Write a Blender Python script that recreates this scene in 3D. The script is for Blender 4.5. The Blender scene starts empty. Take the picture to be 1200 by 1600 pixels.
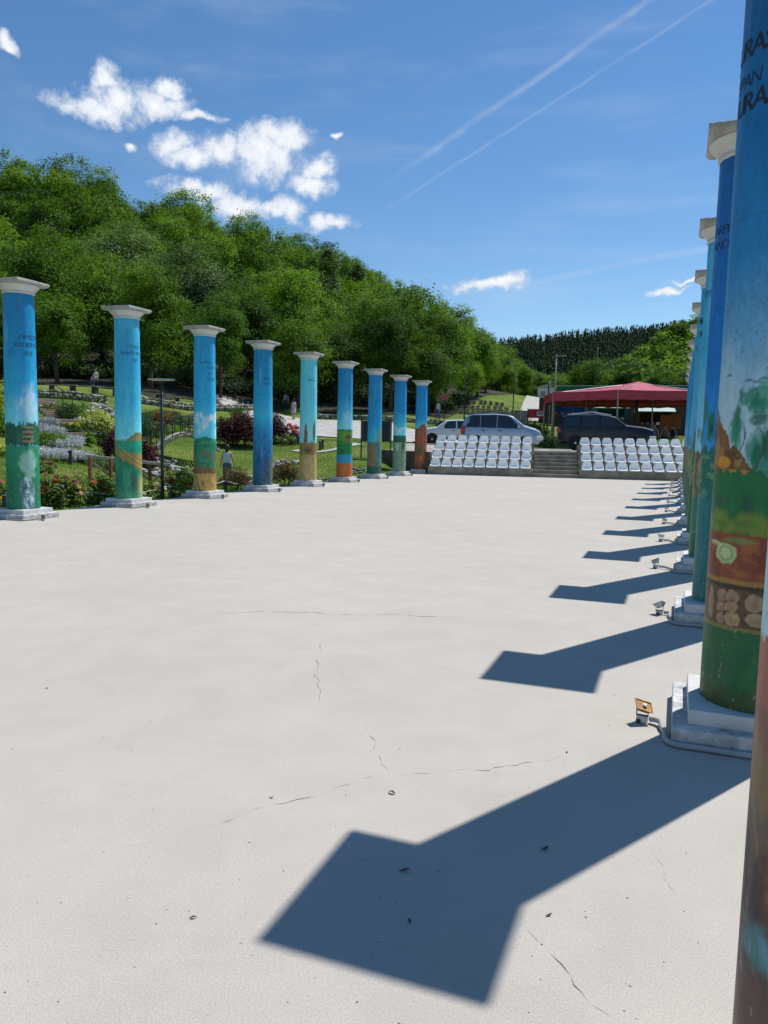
import bpy, bmesh, math, random
import numpy as np
from mathutils import Vector, Matrix
R = math.radians
rnd = random.Random(7)
rng = np.random.default_rng(11)
S = bpy.context.scene
COL = S.collection

# ------------------------------------------------------------------ camera
F, PITCH, YAW, ROLL, EYE = 1200.0, .0958, .3639, .019, 1.6
fw = np.array([-math.sin(YAW)*math.cos(PITCH), math.cos(YAW)*math.cos(PITCH), -math.sin(PITCH)])
rt = np.array([math.cos(YAW), math.sin(YAW), 0.]); up = np.cross(rt, fw)
rt, up = math.cos(ROLL)*rt+math.sin(ROLL)*up, -math.sin(ROLL)*rt+math.cos(ROLL)*up
CAM = np.array([0, 0, EYE])
cd = bpy.data.cameras.new('camera'); cam = bpy.data.objects.new('camera', cd); COL.objects.link(cam)
cd.sensor_fit = 'HORIZONTAL'; cd.sensor_width = 36; cd.lens = 36; cd.clip_start = .05; cd.clip_end = 6000
M4 = Matrix.Identity(4)
for i in range(3):
    M4[i][0], M4[i][1], M4[i][2], M4[i][3] = rt[i], up[i], -fw[i], CAM[i]
cam.matrix_world = M4
S.camera = cam
def ray(u, v): return fw+rt*(u-600)/F-up*(v-800)/F
def P(u, v, d): return CAM+ray(u, v)*d                       # a point of the place at depth d
def project(p):
    q = np.asarray(p, float)-CAM; z = q@fw
    return 600+F*(q@rt)/z, 800-F*(q@up)/z, z

# ------------------------------------------------------------------ sky, sun, exposure
SUN_AZ = math.atan2(1.27, 2.29)              # from +Y towards +X
SUN_EL = R(58.5)
W = bpy.data.worlds.new('World'); S.world = W; W.use_nodes = True
nt = W.node_tree; nt.nodes.clear()
def N(t, ty, **kw):
    n = t.nodes.new(ty)
    for k, v in kw.items():
        if k.startswith('i_'):
            key = k[2:]
            n.inputs[int(key) if key.isdigit() else key].default_value = v
        else: setattr(n, k, v)
    return n
def math_(t, op, a, b=None, clamp=False):
    n = t.nodes.new('ShaderNodeMath'); n.operation = op; n.use_clamp = clamp
    for i, x in enumerate((a, b)):
        if x is None: continue
        if isinstance(x, (int, float)): n.inputs[i].default_value = x
        else: t.links.new(x, n.inputs[i])
    return n.outputs[0]
def smooth(t, x, lo, hi, a=0., b=1.):
    n = t.nodes.new('ShaderNodeMapRange'); n.interpolation_type = 'SMOOTHSTEP'
    t.links.new(x, n.inputs[0]); n.inputs[1].default_value = lo; n.inputs[2].default_value = hi
    n.inputs[3].default_value = a; n.inputs[4].default_value = b
    return n.outputs[0]
sky = N(nt, 'ShaderNodeTexSky', sky_type='NISHITA', sun_disc=False, sun_elevation=SUN_EL, sun_rotation=SUN_AZ,
        altitude=300, air_density=1.0, dust_density=0., ozone_density=2.2)
tc = N(nt, 'ShaderNodeTexCoord')
sep = N(nt, 'ShaderNodeSeparateXYZ'); nt.links.new(tc.outputs['Generated'], sep.inputs[0])
az = math_(nt, 'ARCTAN2', sep.outputs[0], sep.outputs[1]); el = math_(nt, 'ARCSINE', sep.outputs[2])
ae = N(nt, 'ShaderNodeCombineXYZ'); nt.links.new(az, ae.inputs[0]); nt.links.new(el, ae.inputs[1])
def dirof(u, v):
    d = ray(u, v); d = d/np.linalg.norm(d); return d
def azel(u, v):
    d = dirof(u, v); return math.atan2(d[0], d[1]), math.asin(d[2])
# soft warp so cloud outlines are not elliptical
wn = N(nt, 'ShaderNodeTexNoise', i_Scale=14., i_Detail=3., i_Roughness=.62); nt.links.new(tc.outputs['Generated'], wn.inputs['Vector'])
wv = N(nt, 'ShaderNodeVectorMath', operation='SUBTRACT'); nt.links.new(wn.outputs['Color'], wv.inputs[0]); wv.inputs[1].default_value = (.5, .5, .5)
ws = N(nt, 'ShaderNodeVectorMath', operation='SCALE'); nt.links.new(wv.outputs[0], ws.inputs[0]); ws.inputs['Scale'].default_value = .055
wa = N(nt, 'ShaderNodeVectorMath', operation='ADD'); nt.links.new(ae.outputs[0], wa.inputs[0]); nt.links.new(ws.outputs[0], wa.inputs[1])
fl = N(nt, 'ShaderNodeVectorMath', operation='MULTIPLY'); nt.links.new(wa.outputs[0], fl.inputs[0]); fl.inputs[1].default_value = (1, 1, 0)
LOBES = [(150,168,75,26),(180,150,55,36),(165,118,28,22),(245,160,50,26),(262,138,24,20),(310,184,45,10),
         (272,232,42,24),(300,250,45,20),(360,240,50,30),(420,245,70,44),(445,208,52,28),(490,286,42,26),(505,258,34,20),
         (310,300,60,20),(375,318,60,24),(440,326,45,22),(510,350,48,13),
         (760,446,70,13),(790,440,42,11),(12,74,16,12),(200,232,12,7),(530,214,10,6),(1045,452,34,6),(1085,440,40,4)]
dens = None
for (u, v, a, b) in LOBES:
    A, E_ = azel(u, v); k = math.cos(math.atan(math.hypot(u-600, v-800)/F))
    sb = N(nt, 'ShaderNodeVectorMath', operation='SUBTRACT'); nt.links.new(fl.outputs[0], sb.inputs[0]); sb.inputs[1].default_value = (A, E_, 0)
    ra, re = a/F*k*1.02/math.cos(E_), b/F*k*1.0
    ml = N(nt, 'ShaderNodeVectorMath', operation='MULTIPLY'); nt.links.new(sb.outputs[0], ml.inputs[0]); ml.inputs[1].default_value = (1/ra, 1/re, 0)
    ln = N(nt, 'ShaderNodeVectorMath', operation='LENGTH'); nt.links.new(ml.outputs[0], ln.inputs[0])
    m = math_(nt, 'SUBTRACT', 1.25, ln.outputs['Value'], True)
    dens = m if dens is None else math_(nt, 'MAXIMUM', dens, m)
fn = N(nt, 'ShaderNodeTexNoise', i_Scale=44., i_Detail=9., i_Roughness=.7); nt.links.new(tc.outputs['Generated'], fn.inputs['Vector'])
dn = math_(nt, 'ADD', dens, math_(nt, 'MULTIPLY', math_(nt, 'SUBTRACT', fn.outputs['Fac'], .52), 2.0))
dn = math_(nt, 'MULTIPLY', dn, smooth(nt, dens, .02, .2))
cover = smooth(nt, dn, .06, .86)
body = smooth(nt, dn, .25, 1.5)
# contrails and thin cirrus
TRN = N(nt, 'ShaderNodeTexNoise', i_Scale=24., i_Detail=2.); nt.links.new(tc.outputs['Generated'], TRN.inputs['Vector'])
def trail(p0, p1, width, strength, seed):
    a, b = dirof(*p0), dirof(*p1); n = np.cross(a, b); n /= np.linalg.norm(n)
    vm = N(nt, 'ShaderNodeVectorMath', operation='DOT_PRODUCT'); nt.links.new(tc.outputs['Generated'], vm.inputs[0]); vm.inputs[1].default_value = tuple(n)
    t_ = TRN
    off = math_(nt, 'MULTIPLY', math_(nt, 'SUBTRACT', t_.outputs['Fac'], .5), width*1.2)
    dist = math_(nt, 'ABSOLUTE', math_(nt, 'ADD', vm.outputs['Value'], off))
    line = smooth(nt, dist, 0, width, strength, 0)
    c = np.cross(n, a); ang = math.acos(float(a@b))
    v2 = N(nt, 'ShaderNodeVectorMath', operation='DOT_PRODUCT'); nt.links.new(tc.outputs['Generated'], v2.inputs[0]); v2.inputs[1].default_value = tuple(c)
    line = math_(nt, 'MULTIPLY', line, smooth(nt, v2.outputs['Value'], math.sin(ang)*1.05, math.sin(ang)*.7))
    line = math_(nt, 'MULTIPLY', line, smooth(nt, t_.outputs['Fac'], .3, .62, .45, 1.))
    return line
tr = trail((1015,0), (600,288), .0055, .19, 0)
tr = math_(nt, 'ADD', tr, trail((1112,0), (545,365), .003, .12, 5))
tr = math_(nt, 'ADD', tr, trail((1150,378), (780,452), .006, .14, 9))
mp = N(nt, 'ShaderNodeMapping'); nt.links.new(tc.outputs['Generated'], mp.inputs[0]); mp.inputs['Rotation'].default_value = (0, R(25), R(20)); mp.inputs['Scale'].default_value = (1.2, 3.5, 9)
cn = N(nt, 'ShaderNodeTexNoise', i_Scale=2.6, i_Detail=4., i_Roughness=.6); nt.links.new(mp.outputs[0], cn.inputs['Vector'])
cir = smooth(nt, cn.outputs['Fac'], .45, .85, 0, .16)
thin = math_(nt, 'ADD', cir, tr, True)
mx1 = N(nt, 'ShaderNodeMixRGB'); nt.links.new(thin, mx1.inputs[0]); hs = N(nt, 'ShaderNodeHueSaturation', i_Saturation=1.2); nt.links.new(sky.outputs[0], hs.inputs['Color']); nt.links.new(hs.outputs[0], mx1.inputs[1]); mx1.inputs[2].default_value = (6.4, 6.8, 7.4, 1)
cc = N(nt, 'ShaderNodeMixRGB'); nt.links.new(body, cc.inputs[0]); cc.inputs[1].default_value = (5.0, 5.7, 6.9, 1); cc.inputs[2].default_value = (8.6, 8.7, 8.9, 1)
mx2 = N(nt, 'ShaderNodeMixRGB'); nt.links.new(cover, mx2.inputs[0]); nt.links.new(mx1.outputs[0], mx2.inputs[1]); nt.links.new(cc.outputs[0], mx2.inputs[2])
bg = N(nt, 'ShaderNodeBackground', i_Strength=.108); nt.links.new(mx2.outputs[0], bg.inputs[0])
ow = N(nt, 'ShaderNodeOutputWorld'); nt.links.new(bg.outputs[0], ow.inputs[0])
W.cycles.sampling_method = 'MANUAL'; W.cycles.sample_map_resolution = 512
sl = bpy.data.lights.new('sun', 'SUN'); sl.energy = 4.5; sl.angle = R(.53); sl.color = (1, .975, .93)
sun = bpy.data.objects.new('sun', sl); COL.objects.link(sun)
sd = Vector((math.sin(SUN_AZ)*math.cos(SUN_EL), math.cos(SUN_AZ)*math.cos(SUN_EL), math.sin(SUN_EL)))
sun.rotation_euler = sd.to_track_quat('Z', 'Y').to_euler(); sun.location = (20, 30, 60)
S.render.engine = 'CYCLES'
S.view_settings.view_transform = 'Standard'; S.view_settings.look = 'None'; S.view_settings.exposure = 0.16; S.view_settings.gamma = 1
S.cycles.transparent_max_bounces = 8; S.cycles.max_bounces = 5; S.cycles.diffuse_bounces = 2; S.cycles.glossy_bounces = 2; S.cycles.transmission_bounces = 3; S.cycles.caustics_reflective = False; S.cycles.caustics_refractive = False

# ------------------------------------------------------------------ helpers
def lin(r, g, b):
    return tuple(((c/255)/12.92 if c/255 <= .04045 else ((c/255+.055)/1.055)**2.4) for c in (r, g, b))
MATS = {}
def mat(name, col, rough=.8, var=.18, scale=6., bump=0., metal=0., spec=.4, obj_var=0., coords='Object', bscale=None, coat=0.):
    if name in MATS: return MATS[name]
    m = bpy.data.materials.new(name); m.use_nodes = True; t = m.node_tree; b = t.nodes['Principled BSDF']
    b.inputs['Roughness'].default_value = rough; b.inputs['Metallic'].default_value = metal; b.inputs['Specular IOR Level'].default_value = spec
    if coat: b.inputs['Coat Weight'].default_value = coat; b.inputs['Coat Roughness'].default_value = .05
    tcn = t.nodes.new('ShaderNodeTexCoord')
    n = N(t, 'ShaderNodeTexNoise', i_Scale=scale, i_Detail=7., i_Roughness=.62); t.links.new(tcn.outputs[coords], n.inputs['Vector'])
    f = smooth(t, n.outputs['Fac'], .25, .75, 1-var, 1+var)
    if obj_var:
        oi = t.nodes.new('ShaderNodeObjectInfo')
        f = math_(t, 'MULTIPLY', f, smooth(t, oi.outputs['Random'], 0, 1, 1-obj_var, 1+obj_var))
    vm = N(t, 'ShaderNodeVectorMath', operation='SCALE'); vm.inputs[0].default_value = col; t.links.new(f, vm.inputs['Scale'])
    t.links.new(vm.outputs[0], b.inputs['Base Color'])
    if bump:
        n2 = N(t, 'ShaderNodeTexNoise', i_Scale=bscale or scale*5, i_Detail=5.); t.links.new(tcn.outputs[coords], n2.inputs['Vector'])
        bp = N(t, 'ShaderNodeBump', i_Strength=bump, i_Distance=.02); t.links.new(n2.outputs['Fac'], bp.inputs['Height']); t.links.new(bp.outputs[0], b.inputs['Normal'])
    MATS[name] = m
    return m
def leafmat(name, c1, c2, trans=.28, obj_var=.32, rough=.7):
    if name in MATS: return MATS[name]
    m = bpy.data.materials.new(name); m.use_nodes = True; t = m.node_tree; b = t.nodes['Principled BSDF']; out = t.nodes['Material Output']
    at = N(t, 'ShaderNodeAttribute', attribute_name='shade')
    oi = t.nodes.new('ShaderNodeObjectInfo')
    f = math_(t, 'ADD', at.outputs['Fac'], math_(t, 'MULTIPLY', math_(t, 'SUBTRACT', oi.outputs['Random'], .5), obj_var*2), True)
    mx = N(t, 'ShaderNodeMixRGB'); t.links.new(f, mx.inputs[0]); mx.inputs[1].default_value = (*c1, 1); mx.inputs[2].default_value = (*c2, 1)
    b.inputs['Roughness'].default_value = rough; b.inputs['Specular IOR Level'].default_value = .15
    t.links.new(mx.outputs[0], b.inputs['Base Color'])
    tl = t.nodes.new('ShaderNodeBsdfTranslucent'); sc = N(t, 'ShaderNodeVectorMath', operation='MULTIPLY'); t.links.new(mx.outputs[0], sc.inputs[0]); sc.inputs[1].default_value = (1.5, 1.5, .7)
    t.links.new(sc.outputs[0], tl.inputs[0])
    ms = N(t, 'ShaderNodeMixShader'); ms.inputs[0].default_value = trans
    t.links.new(b.outputs[0], ms.inputs[1]); t.links.new(tl.outputs[0], ms.inputs[2]); t.links.new(ms.outputs[0], out.inputs[0])
    MATS[name] = m
    return m
def glassmat(name, col, rough=.05):
    m = mat(name, col, rough=rough, var=.03, spec=.8); return m

def tag(o, label=None, cat=None, group=None, kind=None):
    for k, v in (('label', label), ('category', cat), ('group', group), ('kind', kind)):
        if v: o[k] = v
    return o
def link(name, me, m=None, parent=None, loc=None):
    o = bpy.data.objects.new(name, me); COL.objects.link(o)
    if m is not None and me is not None and not me.materials: me.materials.append(m)
    if parent is not None: o.parent = parent
    if loc is not None: o.location = loc
    return o
def empty(name, loc=(0, 0, 0), rz=0., label=None, cat=None, group=None):
    o = bpy.data.objects.new(name, None); COL.objects.link(o); o.location = loc; o.rotation_euler = (0, 0, rz); o.empty_display_size = .2
    return tag(o, label, cat, group)
def copy_tree(o, parent=None):
    c = o.copy(); COL.objects.link(c); c.parent = parent
    for ch in list(o.children): copy_tree(ch, c)
    return c
class MB:
    def __init__(s): s.v = []; s.f = []
    def add(s, vs, fs):
        n = len(s.v); s.v += [tuple(map(float, v)) for v in vs]; s.f += [tuple(i+n for i in f) for f in fs]; return s
    def box(s, c, sz, rz=0., rot=None):
        x, y, z = (k/2 for k in sz); vs = []
        m = rot if rot is not None else Matrix.Rotation(rz, 3, 'Z')
        for a in (-1, 1):
            for b in (-1, 1):
                for d in (-1, 1): vs.append(m @ Vector((a*x, b*y, d*z))+Vector(c))
        return s.add(vs, [(0,1,3,2),(4,6,7,5),(0,4,5,1),(2,3,7,6),(0,2,6,4),(1,5,7,3)])
    def bar(s, a, b, w, h=None):
        a, b = Vector(a), Vector(b); d = b-a; h = h or w
        return s.box((a+b)/2, (w, h, d.length), rot=d.to_track_quat('Z', 'Y').to_matrix())
    def tube(s, pts, r, n=8, caps=True):
        pts = [Vector(p) for p in pts]; rr = r if isinstance(r, (list, tuple)) else [r]*len(pts)
        vs = []; prev = None
        for i, p in enumerate(pts):
            d = (pts[min(i+1, len(pts)-1)]-pts[max(i-1, 0)]).normalized()
            if prev is None: a = d.orthogonal().normalized()
            else: a = (prev-d*prev.dot(d)).normalized()
            prev = a; b = d.cross(a)
            for k in range(n):
                t = 2*math.pi*k/n; vs.append(p+(a*math.cos(t)+b*math.sin(t))*rr[i])
        fs = [(i*n+k, i*n+(k+1) % n, (i+1)*n+(k+1) % n, (i+1)*n+k) for i in range(len(pts)-1) for k in range(n)]
        if caps: fs += [tuple(range(n-1, -1, -1)), tuple((len(pts)-1)*n+k for k in range(n))]
        return s.add(vs, fs)
    def lathe(s, prof, n=24, c=(0, 0, 0), sy=1.):
        vs = []
        for r, z in prof:
            for k in range(n):
                t = 2*math.pi*k/n; vs.append((c[0]+r*math.cos(t), c[1]+r*math.sin(t)*sy, c[2]+z))
        fs = [(i*n+k, i*n+(k+1) % n, (i+1)*n+(k+1) % n, (i+1)*n+k) for i in range(len(prof)-1) for k in range(n)]
        fs += [tuple(range(n-1, -1, -1)), tuple((len(prof)-1)*n+k for k in range(n))]
        return s.add(vs, fs)
    def prism(s, poly, y0, y1):                      # poly in (x, z), extruded along y
        n = len(poly); vs = [(x, y0, z) for x, z in poly]+[(x, y1, z) for x, z in poly]
        fs = [tuple(range(n)), tuple(range(2*n-1, n-1, -1))]+[(i, i+n, (i+1) % n+n, (i+1) % n) for i in range(n)]
        return s.add(vs, fs)
    def mesh(s, name, smooth_=False, bevel=0., seg=2):
        me = bpy.data.meshes.new(name); me.from_pydata(s.v, [], s.f)
        bm = bmesh.new(); bm.from_mesh(me); bmesh.ops.recalc_face_normals(bm, faces=bm.faces)
        if bevel: bmesh.ops.bevel(bm, geom=[e for e in bm.edges], offset=bevel, segments=seg, affect='EDGES', profile=.5)
        bm.to_mesh(me); bm.free()
        if smooth_:
            me.polygons.foreach_set('use_smooth', np.ones(len(me.polygons), bool))
            if smooth_ != 1: me.set_sharp_from_angle(angle=smooth_)
        me.update(); return me
    def build(s, name, m, parent=None, loc=None, **kw): return link(name, s.mesh(name, **kw), m, parent, loc)
SM = R(40)
def npmesh(name, v, quads, smooth_=False):
    me = bpy.data.meshes.new(name); v = np.asarray(v, np.float32); q = np.asarray(quads, np.int32)
    k = q.shape[1]
    me.vertices.add(len(v)); me.vertices.foreach_set('co', v.ravel())
    me.loops.add(q.size); me.loops.foreach_set('vertex_index', q.ravel())
    me.polygons.add(len(q)); me.polygons.foreach_set('loop_start', np.arange(0, q.size, k, dtype=np.int32))
    if smooth_: me.polygons.foreach_set('use_smooth', np.ones(len(q), bool))
    me.update(calc_edges=True); me.validate(); return me
def vnoise(x, y, seed=0):
    x = np.asarray(x, float); y = np.asarray(y, float)
    xi = np.floor(x).astype(np.int64); yi = np.floor(y).astype(np.int64); fx = x-xi; fy = y-yi
    fx = fx*fx*(3-2*fx); fy = fy*fy*(3-2*fy)
    def h(a, b):
        n = (a*374761393+b*668265263+seed*974634767) & 0x7fffffff; n = ((n ^ (n >> 13))*1274126177) & 0x7fffffff
        return ((n ^ (n >> 16)) & 0xffff)/65535.
    return (h(xi, yi)*(1-fx)+h(xi+1, yi)*fx)*(1-fy)+(h(xi, yi+1)*(1-fx)+h(xi+1, yi+1)*fx)*fy
def fbm(x, y, seed=0, o=4):
    s = 0; a = .5
    for k in range(o): s = s+a*vnoise(x*2**k, y*2**k, seed+k*17); a *= .5
    return s/(1-.5**o)

# ------------------------------------------------------------------ terrain height
CP = []
def w(x, y, z): CP.append((x, y, z))
def c(u, v, d): CP.append(tuple(P(u, v, d)))
for y in range(4, 36, 5): w(-12.4, y, -.10)
for q in ((-6,10),(-6,25),(0,10),(0,25),(1,0),(-6,0),(-6,-12),(4,10),(4,24),(2,-12),(-12,-4),(-14,-14)): w(*q, -.12)
w(12,10,.0); w(12,26,.4); w(25,10,1); w(25,30,2); w(20,-15,0); w(-25,-15,.2)
for q in ((-12.5,41),(-6,40),(0,40),(7,42),(-6,47),(0,50),(9,52),(-10.5,46)): w(*q, 1.12)
w(0,60,1.25); w(12,62,1.3); w(-6,58,1.4); w(18,50,1.6)
for q in ((100,762,21),(100,735,25),(150,778,20),(20,735,24),(80,700,30),(80,660,37),(80,627,45),(80,604,52),(-120,700,28),(-120,620,44),
          (160,738,27),(160,703,33),(160,662,40),(160,633,47),(160,609,54),(240,750,29),(300,766,27),(300,758,31),(355,758,33),(355,752,35),(250,715,36),
          (300,690,42),(300,662,50),(300,643,57),(300,620,63),(420,737,34),(450,716,40),(450,690,46),(450,669,57),(450,652,66),(450,632,72),
          (540,725,35),(540,700,42),(540,690,45),(540,659,64),(540,641,72),(600,720,36),(600,697,44),(620,664,62),(620,646,72),
          (690,694,52),(690,669,63),(690,656,72),(760,655,75),(760,646,82),(760,621,95),(830,664,68),(830,641,90),(850,624,115),(870,636,150),
          (960,672,90),(1060,670,90),(960,655,130),
          (60,599,57),(200,605,60),(300,612,65),(450,625,75),(600,636,79),(700,642,85),
          (0,470,95),(150,480,98),(300,500,105),(450,530,115),(600,568,130),(720,605,150),(-200,470,92),(-200,600,55),
          (0,352,132),(-200,345,125),(150,372,138),(300,405,148),(500,460,170),(690,546,200),(760,584,220),(815,622,240),
          (0,395,180),(300,440,190),(500,495,220),(690,585,260),(790,645,290),(-300,380,180),(-500,350,125),(-500,500,80),(-600,600,45),
          (820,552,600),(900,541,600),(1000,533,600),(1100,524,600),(900,622,330),(980,622,330),(700,560,600),(500,540,600),(1300,500,600),
          (900,632,230),(950,614,240),(1000,586,250),(1060,548,260),(1110,524,260),(1250,480,260),(1000,640,160),(1100,636,150),(1250,630,120),
          (1000,602,340),(1110,588,350),(1250,560,360),(900,640,170),(850,620,200)): c(*q)
for q in ((-900,-300,40),(900,-200,30),(0,-300,0),(-700,700,80),(800,800,90),(0,1500,120),(-1500,1500,120),(1500,1500,120),(60,-60,0),(-60,-60,2)): w(*q)
CP = np.array(CP)
def tps_k(d2): return .5*d2*np.log(d2+1e-9)
SC = 50.
XYc = CP[:, :2]/SC
D2 = ((XYc[:, None]-XYc[None])**2).sum(-1); n_ = len(CP)
A_ = np.zeros((n_+3, n_+3)); A_[:n_, :n_] = tps_k(D2)+np.eye(n_)*2e-4; A_[:n_, n_] = 1; A_[:n_, n_+1:] = XYc; A_[n_, :n_] = 1; A_[n_+1:, :n_] = XYc.T
TW = np.linalg.solve(A_, np.concatenate([CP[:, 2], np.zeros(3)]))
PX0 = -11.86                                              # left edge of the plaza
FA = R(9.8)                                               # bleachers turned a little against the column rows
F0 = np.array([-10.6, 33.5]); FD = np.array([math.cos(FA), math.sin(FA)]); FN = np.array([-math.sin(FA), math.cos(FA)])
def terr(x, y):
    x = np.atleast_1d(np.asarray(x, float)); y = np.atleast_1d(np.asarray(y, float))
    q = np.stack([x, y], -1)/SC
    z = np.empty(len(q))
    for i in range(0, len(q), 20000):
        s = slice(i, i+20000)
        z[s] = tps_k(((q[s, None]-XYc[None])**2).sum(-1))@TW[:n_]+TW[n_]+q[s]@TW[n_+1:]
    # the terrace behind the bleachers is level, the plaza sheet covers its own ground
    t = (x-F0[0])*FN[0]+(y-F0[1])*FN[1]; s_ = (x-F0[0])*FD[0]+(y-F0[1])*FD[1]
    ter = (t > 2.0) & (t < 14) & (s_ > -.05) & (s_ < 14)
    z = np.where(ter, 1.12, z)
    und = (t <= 2.0) & (x > PX0) & (x < 6) & (y > -20)
    z = np.where(und, np.minimum(z, -.25), z)
    und2 = (t <= 2.0) & (t > -3) & (s_ > 0) & (s_ < 14); z = np.where(und2, -.25, z)
    return z
def tz(x, y): return float(terr(x, y)[0])
def G(u, d):                                              # ground point at depth d, seen in direction u
    v = 690.
    for _ in range(5):
        p = P(u, v, d); z = tz(p[0], p[1]); q = np.array([p[0], p[1], z]); v = project(q)[1]
    return Vector((p[0], p[1], z))

# ------------------------------------------------------------------ ground
def grassmat():
    m = bpy.data.materials.new('lawn_ground'); m.use_nodes = True; t = m.node_tree; b = t.nodes['Principled BSDF']
    tcn = t.nodes.new('ShaderNodeTexCoord')
    n1 = N(t, 'ShaderNodeTexNoise', i_Scale=.35, i_Detail=6.); t.links.new(tcn.outputs['Object'], n1.inputs['Vector'])
    n2 = N(t, 'ShaderNodeTexNoise', i_Scale=9., i_Detail=8., i_Roughness=.7); t.links.new(tcn.outputs['Object'], n2.inputs['Vector'])
    r = N(t, 'ShaderNodeValToRGB'); t.links.new(n1.outputs['Fac'], r.inputs[0])
    e = r.color_ramp.elements; e[0].position = .32; e[0].color = (.075, .125, .02, 1); e[1].position = .72; e[1].color = (.20, .21, .055, 1)
    e2 = e.new(.5); e2.color = (.115, .17, .03, 1)
    mx = N(t, 'ShaderNodeVectorMath', operation='SCALE'); t.links.new(r.outputs[0], mx.inputs[0]); t.links.new(smooth(t, n2.outputs['Fac'], .3, .7, .6, 1.35), mx.inputs['Scale'])
    t.links.new(mx.outputs[0], b.inputs['Base Color']); b.inputs['Roughness'].default_value = .95; b.inputs['Specular IOR Level'].default_value = .1
    bp = N(t, 'ShaderNodeBump', i_Strength=.9, i_Distance=.06); t.links.new(n2.outputs['Fac'], bp.inputs['Height']); t.links.new(bp.outputs[0], b.inputs['Normal'])
    return m
GM = grassmat()
azs = np.concatenate([np.arange(-180, -62, 4.), np.arange(-62, 12, .33), np.arange(12, 180, 4.)])
rad = np.concatenate([np.linspace(2, 70, 170), np.geomspace(71, 3000, 90)])
AA, RR = np.meshgrid(np.radians(azs), rad)
gx, gy = RR*np.sin(AA), RR*np.cos(AA)
gz = terr(gx.ravel(), gy.ravel())
na, nr = len(azs), len(rad)
idx = np.arange(nr*na).reshape(nr, na)
q = np.stack([idx[:-1], np.roll(idx, -1, 1)[:-1], np.roll(idx, -1, 1)[1:], idx[1:]], -1).reshape(-1, 4)
gv = np.stack([gx.ravel(), gy.ravel(), gz], -1)
ground = link('ground', npmesh('ground', gv, q, True), GM); tag(ground, 'green lawn and hillside ground around the plaza', 'ground', kind='structure')

def concretemat():
    m = bpy.data.materials.new('plaza_concrete'); m.use_nodes = True; t = m.node_tree; b = t.nodes['Principled BSDF']
    tcn = t.nodes.new('ShaderNodeTexCoord')
    def ns(sc, det=6., ro=.6, dist=0.):
        n = N(t, 'ShaderNodeTexNoise', i_Scale=sc, i_Detail=det, i_Roughness=ro, i_Distortion=dist); t.links.new(tcn.outputs['Object'], n.inputs['Vector']); return n.outputs['Fac']
    f = math_(t, 'MULTIPLY', smooth(t, ns(.35, 7), .3, .7, .96, 1.03), smooth(t, ns(2.2, 8, .65, .4), .3, .72, .95, 1.04))
    f = math_(t, 'MULTIPLY', f, smooth(t, ns(160, 3), .3, .7, .86, 1.11))
    f = math_(t, 'MULTIPLY', f, smooth(t, ns(38, 4), .66, .74, 1., .80))      # pits
    f = math_(t, 'MULTIPLY', f, smooth(t, ns(.9, 8, .7, 1.2), .64, .8, 1., .90))  # stains
    f = math_(t, 'MULTIPLY', f, smooth(t, ns(95, 2), .72, .78, 1., 1.25))
    # hairline cracks
    vw = N(t, 'ShaderNodeTexNoise', i_Scale=1.6, i_Detail=5.); t.links.new(tcn.outputs['Object'], vw.inputs['Vector'])
    vs_ = N(t, 'ShaderNodeVectorMath', operation='SCALE'); t.links.new(vw.outputs['Color'], vs_.inputs[0]); vs_.inputs['Scale'].default_value = .7
    va = N(t, 'ShaderNodeVectorMath', operation='ADD'); t.links.new(tcn.outputs['Object'], va.inputs[0]); t.links.new(vs_.outputs[0], va.inputs[1])
    vo = N(t, 'ShaderNodeTexVoronoi', feature='DISTANCE_TO_EDGE', i_Scale=.33); t.links.new(va.outputs[0], vo.inputs['Vector'])
    ck = math_(t, 'MULTIPLY', smooth(t, vo.outputs['Distance'], .0, .0022, 1, 0), smooth(t, ns(.8, 4), .56, .66, 0, .22))
    f = math_(t, 'MULTIPLY', f, math_(t, 'SUBTRACT', 1., ck))
    vm = N(t, 'ShaderNodeVectorMath', operation='SCALE'); vm.inputs[0].default_value = (.462, .424, .37); t.links.new(f, vm.inputs['Scale'])
    t.links.new(vm.outputs[0], b.inputs['Base Color']); b.inputs['Roughness'].default_value = .88; b.inputs['Specular IOR Level'].default_value = .25
    bp = N(t, 'ShaderNodeBump', i_Strength=.25, i_Distance=.004); t.links.new(ns(120, 5), bp.inputs['Height']); t.links.new(bp.outputs[0], b.inputs['Normal'])
    return m
PM = concretemat()
edge = [(PX0, -20), (PX0, 5)]
pl = []
ys = np.linspace(-20, 33.3, 60)
for y in ys: pl.append((PX0+.05*math.sin(y*1.7)+.03*math.sin(y*5.1), y))
fr = F0+FD*(-1.3); pl.append(tuple(fr-FN*.0)); pl.append(tuple(F0+FD*13)); pl.append((2.2, -20))
mb = MB(); n = len(pl); mb.add([(x, y, 0) for x, y in pl]+[(x, y, -.3) for x, y in pl], [tuple(range(n))]+[(i, (i+1) % n, (i+1) % n+n, i+n) for i in range(n)])
plaza = mb.build('plaza', PM); tag(plaza, 'pale cracked concrete plaza between the two rows of columns', 'plaza', kind='structure')
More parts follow.
